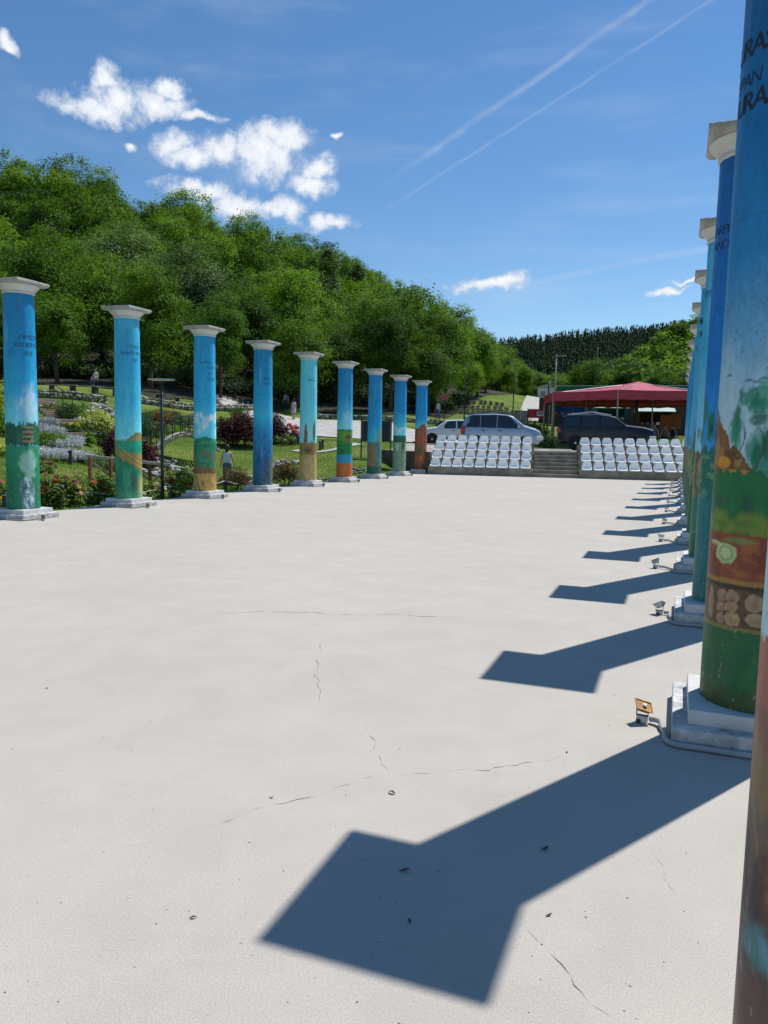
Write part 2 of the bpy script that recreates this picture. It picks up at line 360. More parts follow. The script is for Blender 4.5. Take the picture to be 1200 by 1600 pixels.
# the long visible cracks are open joints lying on the sheet
crackm = mat('crack_dirt', (.10, .09, .08), rough=1, var=.3, scale=20)
from functools import lru_cache
def gpix(u, v):
    d = ray(u, v); return CAM+d*(-EYE/d[2])
def crack(pts, wd, seed):
    rr = random.Random(seed); path = []
    pp = [gpix(*p) for p in pts]
    for a, b in zip(pp[:-1], pp[1:]):
        L = np.linalg.norm(b-a); k = max(2, int(L/.035))
        for i in range(k): path.append(a+(b-a)*i/k)
    path.append(pp[-1]); vs = []; fs = []
    ox = oy = 0
    for i, p in enumerate(path):
        ox = ox*.8+rr.gauss(0, .009); oy = oy*.8+rr.gauss(0, .009)
        ww = wd*max(.05, rr.uniform(-.4, 1.2))*min(1, i/6+.05, (len(path)-1-i)/6+.05)
        vs += [(p[0]+ox, p[1]+oy-ww, .0016), (p[0]+ox+ww*.3, p[1]+oy+ww, .0016)]
        if i: fs.append((2*i-2, 2*i-1, 2*i+1, 2*i))
    o = MB().add(vs, fs).build('crack', crackm, plaza)
crack([(278,1303),(330,1290),(400,1266),(470,1250),(530,1232),(600,1210)], .0032, 1)
crack([(600,1210),(700,1206),(780,1200),(850,1192),(890,1184)], .0022, 2)
crack([(130,1340),(190,1326),(240,1315)], .0018, 3)
crack([(810,1440),(850,1490),(880,1520),(920,1560),(960,1585)], .0025, 4)
crack([(1020,1330),(1035,1360),(1052,1390),(1060,1425)], .0022, 5)
crack([(330,958),(400,956),(480,957),(560,962),(620,960),(720,966)], .004, 6)
crack([(500,1000),(498,1060),(503,1100)], .0025, 7)
crack([(565,1130),(585,1165),(600,1210)], .0018, 8)
crack([(700,885),(760,888),(860,886)], .004, 9)
crack([(750,1375),(770,1400),(775,1425)], .0018, 10)

# ------------------------------------------------------------------ columns with painted shafts
def paintmat():
    m = bpy.data.materials.new('mural_paint'); m.use_nodes = True; t = m.node_tree; b = t.nodes['Principled BSDF']
    at = N(t, 'ShaderNodeAttribute', attribute_name='paint'); tcn = t.nodes.new('ShaderNodeTexCoord')
    mp_ = N(t, 'ShaderNodeMapping'); mp_.inputs['Scale'].default_value = (1, 1, .35); t.links.new(tcn.outputs['Object'], mp_.inputs[0])
    n = N(t, 'ShaderNodeTexNoise', i_Scale=26., i_Detail=6., i_Roughness=.65); t.links.new(mp_.outputs[0], n.inputs['Vector'])
    vm = N(t, 'ShaderNodeVectorMath', operation='SCALE'); t.links.new(at.outputs['Color'], vm.inputs[0]); t.links.new(smooth(t, n.outputs['Fac'], .25, .75, .86, 1.12), vm.inputs['Scale'])
    t.links.new(vm.outputs[0], b.inputs['Base Color']); b.inputs['Roughness'].default_value = .48; b.inputs['Specular IOR Level'].default_value = .4
    bp = N(t, 'ShaderNodeBump', i_Strength=.3, i_Distance=.004); t.links.new(n.outputs['Fac'], bp.inputs['Height']); t.links.new(bp.outputs[0], b.inputs['Normal'])
    return m
PAINT = paintmat()
whitem = mat('white_masonry_paint', (.60, .59, .57), rough=.75, var=.12, scale=5, bump=.35, bscale=60)
slabm = mat('dirty_concrete', (.36, .34, .31), rough=.9, var=.4, scale=7, bump=.6, bscale=50)
abm = mat('grey_cast_stone', (.40, .385, .36), rough=.9, var=.28, scale=6, bump=.5, bscale=50)
inkm = mat('black_ink', (.02, .022, .035), rough=.6, var=.1)
ZB, ZT, ZC = .18, 4.06, 4.32
RB, RTOP = .288, .262
def radius(z): 
    t = (z-ZB)/(ZT-ZB); return RB+(RTOP-RB)*t**1.2
def box_b(c_, sz, bev, name, m, parent, jit=0., seed=0):
    o = MB().box(c_, sz).mesh(name, bevel=bev, seg=2); ob = link(name, o, m, parent); return ob
slab_me = None
def capital_mesh():
    mb = MB(); mb.lathe([(RTOP-.01, 0), (RTOP+.004, .0), (RTOP+.018, .012), (RTOP+.018, .03), (RTOP+.006, .04), (RTOP+.03, .07), (.325, .105), (.355, .135), (.36, .155), (.345, .165)], 40)
    return mb.mesh('capital', smooth_=R(35))
def abacus_mesh():
    mb = MB()
    def ring(h, z): return [(-h, -h, z), (h, -h, z), (h, h, z), (-h, h, z)]
    lv = [(.335, 0), (.352, .012), (.365, .03), (.374, .035), (.374, .068), (.366, .076)]
    for h, z in lv: mb.v += ring(h, z)
    for i in range(len(lv)-1):
        for k in range(4): mb.f.append((i*4+k, i*4+(k+1) % 4, (i+1)*4+(k+1) % 4, (i+1)*4+k))
    mb.f += [(3, 2, 1, 0), tuple(len(lv)*4-4+k for k in range(4))]
    return mb.mesh('abacus')
CAPM, ABM = capital_mesh(), abacus_mesh()
CAPM.materials.append(whitem); ABM.materials.append(abm)
SLABM = MB().box((0, 0, .05), (.86, .86, .10)).mesh('base_slab', bevel=.009); SLABM.materials.append(slabm)
SLABW = MB().box((0, 0, .05), (.86, .86, .10)).mesh('base_slab', bevel=.009); SLABW.materials.append(mat('chipped_white_slab', (.52, .51, .49), rough=.9, var=.45, scale=9, bump=.6, bscale=50))
PLM = MB().box((0, 0, .14), (.70, .70, .082)).mesh('plinth', bevel=.006); PLM.materials.append(whitem)
def text_mesh(body, size, shear=.15):
    cu = bpy.data.curves.new('txt', 'FONT'); cu.body = body; cu.size = size; cu.shear = shear; cu.offset = (.001 if size > .128 else -.0022)*size/.15; cu.resolution_u = 3; cu.space_character = .82
    ob = bpy.data.objects.new('txt', cu); COL.objects.link(ob)
    dg = bpy.context.evaluated_depsgraph_get(); me = bpy.data.meshes.new_from_object(ob.evaluated_get(dg))
    bpy.data.objects.remove(ob); bpy.data.curves.remove(cu)
    return me
def lettering(shaft, th0, body, z, size, s0):             # s0: arc position (m) of the first letter from the side facing the viewer
    me = text_mesh(body, size)
    if not len(me.vertices): return
    bm = bmesh.new(); bm.from_mesh(me); bmesh.ops.triangulate(bm, faces=bm.faces)
    bmesh.ops.subdivide_edges(bm, edges=[e for e in bm.edges if e.calc_length() > .03], cuts=2)
    for v in bm.verts:
        zz = z+v.co.y; r = radius(zz)+.0025; th = th0+(s0+v.co.x)/radius(zz)
        v.co = Vector((r*math.cos(th), r*math.sin(th), zz))
    bm.to_mesh(me); bm.free(); me.name = 'lettering'; me.materials.clear(); me.materials.append(inkm)
    link('lettering', me, None, shaft)
def lerp3(img, mask, colr): 
    img += (np.array(lin(*colr))-img)*np.clip(mask, 0, 1)[..., None]
def sstep(a, b, x):
    t = np.clip((x-a)/(b-a), 0, 1); return t*t*(3-2*t)
def stops(z, st):
    zs = [s[0] for s in st]; cs = np.array([lin(*s[1]) for s in st])
    return np.stack([np.interp(z, zs, cs[:, k]) for k in range(3)], -1)
def ell(s, z, s0, z0, a, b, soft=.25, wob=0., seed=0):
    q_ = np.sqrt(((s-s0)/a)**2+((z-z0)/b)**2)
    if wob: q_ = q_+wob*(fbm(s*9/a*.3, z*9/b*.3, seed)-.5)*2
    return 1-sstep(1-soft, 1+soft*.4, q_)
def band(z, lo, hi, soft=.02): return sstep(lo-soft, lo+soft, z)*(1-sstep(hi-soft, hi+soft, z))
def foliage(img, s, z, lo, hi, cols, seed, n=22, srange=(-1.4, 1.4), sz=.09):
    rr = random.Random(seed)
    for i in range(n):
        lerp3(img, ell(s, z, rr.uniform(*srange), rr.uniform(lo, hi), sz*rr.uniform(.5, 1.6), sz*rr.uniform(.4, 1.2)*.8, .5, .5, seed+i)*.85, rr.choice(cols))
def skyp(img, s, z, lo, st, seed):
    img[:] = stops(z+.25*(fbm(s*2, z*2, seed)-.5), st)
    img[:] = img*np.array([1., GF, .95])+.006
    lerp3(img, sstep(.62, .8, fbm(s*3+5, z*.9, seed+3))*.22, (150, 205, 235))
    lerp3(img, sstep(.60, .8, fbm(s*1.2, z*3, seed+9))*.18, (0, 70, 130))
GF = 1.3
def mural(key, s, z, seed):
    global GF; GF = 1.3 if key[0] == 'L' else 1.08
    img = np.zeros(s.shape+(3,)); n1 = fbm(s*3, z*3, seed); n2 = fbm(s*9, z*9, seed+31); n3 = fbm(s*3, z*22, seed+57)
    zn = z+.10*(n2-.5)
    if key == 'L1':
        skyp(img, s, z, 0, [(1.7, (110, 180, 220)), (2.3, (30, 140, 205)), (3.2, (0, 118, 188)), (4.1, (0, 100, 172))], seed)
        lerp3(img, ell(s, z, .5, 2.05, .7, .38, .7, .7, seed)*.85, (176, 208, 228))
        lerp3(img, band(zn+.12*(n2-.5), 1.33, 1.74), (22, 82, 62)); foliage(img, s, z, 1.45, 1.74, [(20, 84, 60), (40, 104, 70), (12, 60, 50)], seed)
        for k in range(4): lerp3(img, band(z, 1.40+k*.085, 1.44+k*.085, .01)*((s > .05)&(s < .75))*.9, (150, 118, 86))
        foliage(img, s, z, 1.42, 1.75, [(70, 130, 90), (36, 92, 62)], seed+4, 8, (.62, .95), .07)
        lerp3(img, 1-sstep(1.30, 1.36, zn), (24, 128, 92)); lerp3(img, (1-sstep(.6, 1.2, z))*.6, (16, 92, 66))
        lerp3(img, ell(s, z, .35, 1.02, .62, .27, .5, .4, seed+8)*.75, (158, 196, 182))
        for k in range(3): lerp3(img, band(z+.25*s, 1.02+k*.07, 1.035+k*.07, .006)*((s > .0)&(s < .7))*.5, (90, 130, 124))
        lerp3(img, ell(s, z, .25, .45, .52, .34, .3, .25, seed+9)*.8, (86, 132, 138))
        for (a, b, e, f, cl) in ((.30,.68,.22,.12,(170,200,206)),(.22,.66,.10,.05,(70,104,112)),(.40,.66,.07,.10,(66,98,110)),(.15,.74,.07,.035,(196,214,216)),(.35,.42,.18,.15,(168,202,208)),(.2,.36,.06,.16,(200,220,222)),(.55,.34,.16,.13,(150,190,202)),(.34,.28,.05,.10,(64,96,108)),(.6,.25,.14,.06,(98,132,142)),(.25,.23,.12,.035,(190,210,212))):
            lerp3(img, ell(s, z, a, b, e, f, .4, .3, seed+int(a*90))*.9, cl)
        lerp3(img, ell(s, z, .3, .47, .45, .3, .3)*sstep(.53, .6, fbm(s*7+3, z*13, seed+12))*.65, (44, 78, 88)); lerp3(img, ell(s, z, .3, .47, .42, .28, .3)*sstep(.60, .66, fbm(s*6+z*5, z*11, seed+13))*.7, (214, 228, 228))
    elif key == 'L2':
        skyp(img, s, z, 0, [(1.4, (120, 190, 228)), (2.2, (60, 160, 215)), (3.2, (40, 140, 205)), (4.1, (60, 150, 205))], seed)
        lerp3(img, (zn < 1.43+.20*np.clip(np.sin((s+.2)*1.5), 0, 1))*1., (120, 118, 74)); lerp3(img, (zn < 1.43+.12*np.clip(np.sin((s+.1)*1.5), 0, 1))*(n2 > .5)*.6, (150, 140, 90))
        lerp3(img, (z < 1.43+.01*n2)*1., (20, 140, 110)); lerp3(img, band(z, 1.28, 1.42)*n3*.8, (40, 165, 130))
        lerp3(img, (zn < 1.2-.04*s)*1., (140, 124, 66))
        for k in range(7): lerp3(img, band(z+.22*s-.05*s*s, .88+k*.05, .90+k*.05, .008)*.6, (196, 172, 104) if k % 2 else (112, 84, 44))
        lerp3(img, 1-sstep(.90, .93, zn+.17*s-.05), (26, 118, 88)); lerp3(img, (1-sstep(.9, .95, zn+.17*s))*sstep(.5, .7, n1)*.6, (70, 150, 110))
        lerp3(img, ell(s, z, .45, .52, .3, .22, .5, .5, seed)*.75, (66, 84, 66)); lerp3(img, sstep(.55, 1.1, s)*(1-sstep(.5, .8, z))*.8, (186, 172, 100)); lerp3(img, (1-sstep(.2, .5, z))*.45, (90, 160, 120))
    elif key == 'L3':
        skyp(img, s, z, 0, [(1.6, (90, 176, 226)), (2.4, (30, 146, 212)), (3.4, (20, 132, 202)), (4.1, (20, 124, 192))], seed)
        for i in range(26): 
            rr = random.Random(i); a, b = rr.uniform(-1.4, 1.4), rr.uniform(1.62, 2.12)
            lerp3(img, ell(s, z, a, b, .2, .09, .6, .5, i)*.7, rr.choice([(225, 232, 238), (168, 196, 220), (205, 218, 230)]))
        lerp3(img, (zn < 1.55-.1*s*s)*1., (24, 124, 88)); lerp3(img, (zn < 1.5)*sstep(.48, .6, n1)*.7, (44, 96, 62)); lerp3(img, band(z, .72, 1.2, .1)*sstep(.5, .62, n2)*.75, (118, 96, 74)); lerp3(img, band(z, .7, 1.5, .1)*sstep(.6, .7, n3)*.5, (80, 158, 110))
        lerp3(img, (zn < .74)*1., (178, 142, 78)); lerp3(img, band(zn, .62, .76)*.85, (98, 70, 44)); lerp3(img, (zn < .7)*sstep(.55, .62, fbm(s*4+z*5, z*3, seed+3))*.7, (88, 66, 40)); lerp3(img, (z < .6)*sstep(.5, .7, n3)*.4, (206, 176, 110))
    elif key == 'L4':
        skyp(img, s, z, 0, [(.2, (30, 70, 100)), (1.0, (14, 90, 150)), (1.7, (18, 112, 178)), (2.2, (50, 150, 205)), (2.8, (16, 130, 196)), (4.1, (6, 104, 168))], seed)
        lerp3(img, band(zn, .2, 1.9, .3)*sstep(.52, .62, n2)*.5, (14, 60, 104)); lerp3(img, sstep(.1, .6, s)*(1-sstep(.7, 1.1, zn))*.8, (84, 92, 96)); lerp3(img, (1-sstep(.8, 1.2, zn))*sstep(.58, .64, n3)*sstep(0, .4, s)*.8, (40, 48, 60))
    elif key == 'L5':
        skyp(img, s, z, 0, [(1.4, (130, 190, 225)), (2.6, (100, 178, 218)), (4.1, (96, 170, 210))], seed)
        for (a, b, e, f) in ((-.3, 1.9, .16, .12), (-.3, 1.66, .22, .28), (-.32, 1.5, .26, .12), (.75, 1.75, .22, .36), (.85, 1.98, .1, .2)):
            lerp3(img, ell(s, z, a, b, e, f, .25, .3, seed+int(b*10)), (128, 100, 66)); lerp3(img, ell(s, z, a+.04, b, e*.5, f*.8, .5, .6, seed+3)*.7, (82, 64, 44))
        lerp3(img, (zn < 1.40)*1., (168, 144, 88)); lerp3(img, band(zn, 1.02, 1.42)*.7, (122, 98, 58)); lerp3(img, ell(s, z, .0, 1.16, .5, .12, .4, .4, seed)*.7, (74, 60, 38)); lerp3(img, (z < 1.0)*sstep(.45, .65, n2)*.5, (198, 176, 116)); lerp3(img, (z < 1.0)*sstep(.6, .68, n3)*.3, (120, 100, 62))
    elif key == 'L6':
        skyp(img, s, z, 0, [(1.8, (120, 190, 225)), (2.4, (60, 155, 210)), (3.0, (10, 118, 190)), (4.1, (0, 104, 178))], seed)
        lerp3(img, ell(s, z, .3, 2.2, .6, .5, .7, .8, seed)*.45, (190, 215, 230))
        lerp3(img, (zn < 1.88)*1., (52, 128, 52)); lerp3(img, band(zn, 1.5, 1.8)*.5, (110, 150, 60)); lerp3(img, ell(s, z, .55, 1.55, .5, .16, .2, .2, seed), (120, 96, 74)); lerp3(img, ell(s, z, .6, 1.62, .5, .07, .2, .2, seed)*.8, (76, 56, 44))
        lerp3(img, (zn < 1.38)*1., (20, 118, 62)); lerp3(img, ell(s, z, -.3, 1.1, .3, .1, .4, .4, seed)*.7, (20, 70, 44)); lerp3(img, (z < 1.0)*1., (36, 136, 168)); lerp3(img, (zn < .68)*1., (184, 96, 42)); lerp3(img, (zn < .68)*sstep(.5, .7, n1)*.6, (142, 72, 38))
    elif key == 'L7':
        skyp(img, s, z, 0, [(1.4, (60, 160, 215)), (2.2, (20, 128, 200)), (4.1, (10, 112, 182))], seed)
        lerp3(img, (zn < 1.5+.5*sstep(.2, .9, s))*sstep(.05, .2, s), (108, 142, 118)); lerp3(img, (zn < 1.42)*1., (88, 126, 112)); lerp3(img, (z < 1.42)*sstep(.5, .6, n2)*.6, (50, 92, 80))
        lerp3(img, ((abs(s+.4) < .2+.12*(z < 1.1)))*(z < 1.36)*(z > .5)*1., (160, 84, 44)); lerp3(img, (abs(s+.36) < .06)*(z < 1.36)*(z > .5)*.7, (196, 112, 62))
        lerp3(img, (zn < .5)*1., (36, 84, 66)); lerp3(img, (zn < .5)*sstep(.5, .65, n1)*.7, (90, 112, 84))
    elif key == 'L8':
        skyp(img, s, z, 0, [(1.7, (120, 190, 225)), (2.2, (60, 160, 215)), (2.8, (14, 124, 196)), (4.1, (4, 110, 184))], seed)
        for i in range(10):
            rr = random.Random(i+5); lerp3(img, ell(s, z, rr.uniform(-1.3, 1.3), rr.uniform(1.75, 2.1), .25, .09, .6, .5, i)*.6, (205, 222, 232))
        lerp3(img, (zn < 1.72)*1., (30, 92, 70)); lerp3(img, (zn < 1.42)*1., (124, 148, 122)); lerp3(img, (z < 1.42)*sstep(.52, .6, n3)*.5, (84, 110, 92)); lerp3(img, ell(s, z, -.35, 1.25, .3, .2, .2, .2, seed)*.8, (168, 186, 160)); lerp3(img, ell(s, z, .6, 1.35, .3, .3, .4, .5, seed)*.9, (20, 92, 60)); lerp3(img, (abs(s-.35) < .04)*(z < 1.3)*.8, (46, 76, 60)); lerp3(img, band(z, .25, .75)*sstep(.5, .6, n2)*.4, (70, 100, 84))
    elif key == 'L9':
        skyp(img, s, z, 0, [(2.1, (90, 176, 222)), (2.5, (14, 128, 206)), (4.1, (4, 112, 190))], seed)
        lerp3(img, (zn < 2.18+.12*np.sin(s*2.4+.5))*1., (150, 84, 54)); lerp3(img, (z < 2.1)*sstep(.5, .62, n1)*.7, (108, 66, 50)); lerp3(img, (z < 2.1)*sstep(.55, .65, n2)*.5, (184, 112, 70)); lerp3(img, ell(s, z, -.1, 1.05, .6, .22, .5, .6, seed)*.85, (40, 96, 52)); lerp3(img, band(zn, .5, .85)*sstep(.45, .6, n2)*.7, (196, 108, 60)); lerp3(img, (zn < .4)*.5, (92, 62, 46))
    elif key == 'R0':
        skyp(img, s, z, 0, [(1.2, (165, 195, 212)), (1.5, (150, 195, 220)), (2.4, (40, 150, 205)), (4.1, (0, 110, 170))], seed)
        lerp3(img, (zn < 1.26)*1., (150, 78, 60)); lerp3(img, (zn < 1.12)*1., (110, 70, 52)); foliage(img, s, z, 1.05, 1.16, [(90, 104, 92), (60, 90, 84), (170, 110, 80)], seed, 14, (-1.5, .5), .05)
        lerp3(img, band(zn, .93, 1.06, .03)*.8, (120, 98, 50)); lerp3(img, (zn < .95)*sstep(.4, .65, n1)*.9, (84, 80, 72)); lerp3(img, band(zn, .72, .95, .05)*sstep(.5, .62, fbm(s*6+z*9, z*4, seed))*.85, (165, 108, 68)); lerp3(img, (zn < .9)*sstep(.52, .62, n2)*.7, (56, 44, 44))
        lerp3(img, band(zn, .6, .8, .03)*.6, (70, 56, 54)); lerp3(img, ell(s, z, -.95, .71, .26, .045, .6, .6, seed)*.9, (70, 130, 132)); lerp3(img, ell(s, z, -.8, .72, .12, .03, .6, .6, seed)*.7, (96, 150, 168))
        lerp3(img, (1-sstep(.55, .66, zn))*1., (92, 62, 50)); lerp3(img, (1-sstep(.4, .58, zn))*.9, (134, 98, 58)); lerp3(img, (1-sstep(.3, .44, zn))*.9, (112, 98, 58)); lerp3(img, sstep(.6, .8, n2)*.25, (40, 34, 34))
    elif key == 'R1':
        skyp(img, s, z, 0, [(1.5, (178, 196, 214)), (1.95, (156, 184, 210)), (2.2, (96, 152, 198)), (2.6, (28, 122, 186)), (3.2, (0, 100, 166)), (4.1, (0, 82, 142))], seed)
        lerp3(img, band(z, 2.0, 2.5, .15)*(fbm(s*40, z*60, seed+2) > .70)*.55, (60, 90, 120))
        for i in range(9):
            rr = random.Random(i+40); a, b = rr.uniform(-1, 1), rr.uniform(1.86, 2.02)
            lerp3(img, ell(s, z+.08*abs(s-a), a, b, .11, .009, .5)*.8, (74, 110, 138))
        foliage(img, s, z, 1.60, 1.86, [(20, 116, 84), (30, 130, 96), (70, 150, 124), (14, 90, 66)], seed, 26, (-.85, 1.4), .12); foliage(img, s, z, 1.42, 1.66, [(16, 104, 76), (24, 120, 84), (60, 140, 120)], seed+2, 34, (-.4, 1.5), .13)
        for k in range(5): lerp3(img, (abs(s-(-.55+k*.36)-.08*np.sin(z*20+k)) < .014)*band(z, 1.45, 1.7)*.8, (60, 62, 54))
        wedge = zn < 1.76-.30*(s+1.25)*1.0
        lerp3(img, (wedge & (z < 1.8))*1., (126, 88, 46)); lerp3(img, wedge*sstep(.5, .6, n3)*.75, (84, 58, 36)); lerp3(img, wedge*sstep(.55, .62, fbm(s*5, z*16, seed+4))*.7, (168, 128, 72))
        lerp3(img, ell(s, z, -.95, 1.505, .22, .035, .15)*.9, (206, 142, 40)); lerp3(img, ell(s, z, -.6, 1.455, .5, .014, .4)*.8, (206, 142, 44))
        lerp3(img, (zn < 1.455)*1., (26, 106, 58)); lerp3(img, band(zn, 1.24, 1.32, .03)*sstep(.5, .7, n1)*.7, (22, 66, 64)); lerp3(img, band(zn, 1.13, 1.23, .03)*.75, (128, 138, 46)); lerp3(img, band(zn, 1.1, 1.25, .05)*sstep(.5, .6, n3)*.5, (60, 116, 52))
        lerp3(img, (z+.02*(n2-.5) < 1.13)*1., (136, 70, 44)); lerp3(img, band(z, .88, 1.12)*sstep(.45, .65, n1)*.6, (104, 48, 34)); lerp3(img, band(z, .9, 1.12)*sstep(.55, .65, n3)*.4, (172, 108, 56))
        lerp3(img, ell(s, z, -.72, 1.02, .26, .058, .12, .12, seed), (176, 190, 126)); lerp3(img, ell(s, z, -.72, 1.02, .19, .043, .12, .1, seed)*.7, (140, 160, 100)); lerp3(img, ell(s, z, -.72, 1.02, .13, .03, .12, .1, seed)*.8, (196, 206, 150)); lerp3(img, ell(s+(z-1.06)*3, z, -1.0, 1.068, .2, .014, .3)*.9, (176, 190, 126)); lerp3(img, ell(s, z, -.45, 1.095, .3, .02, .4, .3, seed)*.7, (110, 140, 76))
        lerp3(img, band(z+.01*(n2-.5), .855, .885, .006)*.9, (160, 120, 60)); lerp3(img, (z+.01*(n2-.5) < .86)*1., (96, 74, 48)); lerp3(img, band(z, .835, .855, .006)*.8, (44, 36, 30))
        for (a, b, e, f) in ((-1.05,.74,.09,.09),(-.73,.79,.12,.035),(-.52,.79,.14,.035),(-.75,.725,.11,.03),(-.52,.735,.13,.03),(-.73,.665,.11,.03),(-.48,.67,.16,.035),(-.1,.77,.16,.05),(-.05,.685,.2,.035),(.3,.78,.18,.04),(.35,.69,.17,.04),(.75,.74,.2,.07),(1.15,.77,.15,.04),(1.15,.68,.15,.04)):
            lerp3(img, ell(s, z, a, b, e*1.22, f*1.3, .12, .2, seed)*.9, (62, 48, 36)); lerp3(img, ell(s, z, a, b, e*1.08, f*1.12, .16, .25, seed), (172+rnd.randint(-14, 10), 134+rnd.randint(-8, 8), 102)); lerp3(img, ell(s, z, a+.02, b-.01, e*.7, f*.5, .5, .5, seed)*.4, (128, 92, 62))
        lerp3(img, band(z+.01*(n2-.5), .605, .63, .006)*.9, (128, 122, 60)); lerp3(img, (z+.012*(n2-.5) < .61)*1., (30, 96, 56)); lerp3(img, (z < .58)*sstep(.5, .65, n1)*.5, (44, 112, 56)); lerp3(img, (1-sstep(.2, .38, zn))*.75, (74, 76, 38))
    elif key == 'R2':
        skyp(img, s, z, 0, [(1.6, (40, 140, 205)), (2.2, (0, 110, 196)), (4.1, (0, 84, 158))], seed)
        foliage(img, s, z, 1.45, 1.9, [(20, 96, 76), (30, 116, 84), (12, 72, 62)], seed, 40, (-1.5, 1.5), .14); lerp3(img, (zn < 1.55)*1., (18, 104, 84)); lerp3(img, band(z, 1.0, 1.5)*sstep(.55, .62, n3)*.5, (120, 170, 130)); lerp3(img, (1-sstep(1.0, 1.25, zn))*1., (6, 112, 118)); lerp3(img, (1-sstep(.4, .8, zn))*.5, (4, 98, 96))
    else:
        k = int(key[1:]); rr = random.Random(k*5)
        skyp(img, s, z, 0, [(1.4, rr.choice([(150, 195, 220), (90, 175, 220), (60, 150, 210)])), (2.6, rr.choice([(60, 165, 215), (20, 125, 195), (70, 160, 200)])), (4.1, rr.choice([(30, 140, 195), (0, 105, 180), (50, 150, 200)]))], seed)
        foliage(img, s, z, 1.35, 1.75, [(30, 110, 80), (120, 128, 84), (60, 92, 62)], seed, 30, (-1.5, 1.5), .13)
        lerp3(img, (zn < 1.5)*1., rr.choice([(124, 112, 70), (36, 112, 76), (110, 90, 66)])); lerp3(img, band(z, .7, 1.5)*sstep(.5, .6, n2)*.6, (170, 160, 120)); lerp3(img, (zn < .95)*1., rr.choice([(20, 120, 84), (120, 82, 60), (30, 104, 70)])); lerp3(img, (zn < .95)*sstep(.5, .62, n1)*.5, (28, 72, 54))
    img *= (1+.10*(fbm(s*14, z*5, seed+71)-.5)[..., None]*2)
    img *= 1.22 if key[0] == 'L' else 1.1
    img *= (1+.34*(fbm(s*26+z*7, z*34, seed+5)-.5)*(1-.75*sstep(1.5, 2.1, z)))[..., None]
    lerp3(img, (fbm(s*20, z*22, seed+91) > .76)*(1-sstep(.3, 1.1, z))*.55, (188, 182, 170))      # chips
    for zj in (1.46, 2.78): lerp3(img, band(z+.006*np.sin(s*2+seed), zj-.004, zj+.004, .004)*.28, (30, 50, 60))   # casting joints
    lerp3(img, sstep(.66, .8, fbm(s*7, z*.5, seed+44))*sstep(3.0, 4.0, z)*.35, (120, 130, 135))      # run-off stains
    return np.clip(img, .004, .85)
def column(key, cx, cy, nt_, nz, lines, label, seed, white_slab, group, neckdir=None):
    root = empty('painted_column', (cx, cy, 0), 0, label, 'column', group)
    link('base_slab', SLABW if white_slab else SLABM, None, root); link('plinth', PLM, None, root)
    th0 = math.atan2(-cy, -cx)                                    # the side seen from the plaza's entrance
    tt = np.linspace(-math.pi, math.pi, nt_, endpoint=False); zz = np.linspace(ZB, ZT, nz+1)
    s_, z_ = np.meshgrid(tt, zz); rr = radius(z_)*(1+.004*(fbm(s_*3, z_*2, seed)-.5))
    # going counter-clockwise seen from above, the viewer's right comes first
    co = np.stack([rr*np.cos(th0+s_), rr*np.sin(th0+s_), z_], -1).reshape(-1, 3)
    ii = np.arange((nz+1)*nt_).reshape(nz+1, nt_)
    qd = np.stack([ii[:-1], np.roll(ii, -1, 1)[:-1], np.roll(ii, -1, 1)[1:], ii[1:]], -1).reshape(-1, 4)
    me = npmesh('shaft', co, qd, True)
    im = mural(key, s_, z_, seed).reshape(-1, 3)
    ca = me.color_attributes.new('paint', 'FLOAT_COLOR', 'POINT'); ca.data.foreach_set('color', np.concatenate([im, np.ones((len(im), 1))], 1).astype(np.float32).ravel())
    sh = link('shaft', me, PAINT, root)
    for (body, z, size, s0) in lines: lettering(sh, th0, body, z, size, s0)
    link('capital', CAPM, None, root, (0, 0, ZT-.004)); link('abacus', ABM, None, root, (0, 0, ZT+.155))
    return root
STEP = 2.9368
LC = [(-11.325, 10.905+i*STEP) for i in range(9)]
RC = [(.47, 1.743+i*STEP) for i in range(12)]; RC[0] = (.442, 1.54)
LT = [[('DIMSOV', 3.25, .12, -.02), ('KADER M', 3.11, .12, -.1), ('AVE', 2.96, .12, .05)],
      [('CHOL', 3.42, .11, .03), ('EHAVU EN', 3.28, .11, -.14), ('N. I', 3.14, .11, .1)],
      [('SOPH. V', 3.37, .10, -.12), ('TZOM', 3.24, .10, .02), ('ET I', 3.1, .1, .08), ('YATEC', 2.96, .1, .03)],
      [('IVKO', 3.2, .11, .0), ('DAVID', 3.06, .11, -.04)],
      [('MAL I', 3.38, .11, -.04)], [], [('EMR', 3.05, .1, .05)], [('ILIA', 3.0, .1, .05)], [('TAS', 2.95, .1, .05)]]
LL = ['column painted with a stone lion under blue sky, leftmost in the left row', 'blue column with a green and ochre landscape at its foot, second from left',
      'blue column with painted white clouds above green hill and ochre base, third from left', 'dark blue painted column with shadowy sea at its foot, fourth from left',
      'pale blue column with brown stone figures and beige lower part', 'blue column with green band and orange brown foot', 'blue column with a painted brown tower left of grey green ruins',
      'blue column with grey green fortress painted on its lower half', 'blue column with red brown lower half, next to the white seats']
for i, (x, y) in enumerate(LC):
    column('L%d' % (i+1), x, y, 120 if i < 4 else 84, 260 if i < 4 else 170, LT[i], LL[i], 100+i*7, True, 'left row of painted columns')
RL = ['nearest column, brown and pale blue, cut by the right edge of the picture', 'large blue column with painted stones, red band and green foot on the right', 'deep blue column with teal foot, third in the right row']
ORD = ['first', 'second', 'third', 'fourth', 'fifth', 'sixth', 'seventh', 'eighth', 'ninth', 'tenth', 'eleventh', 'twelfth', 'thirteenth', 'fourteenth', 'fifteenth', 'sixteenth']
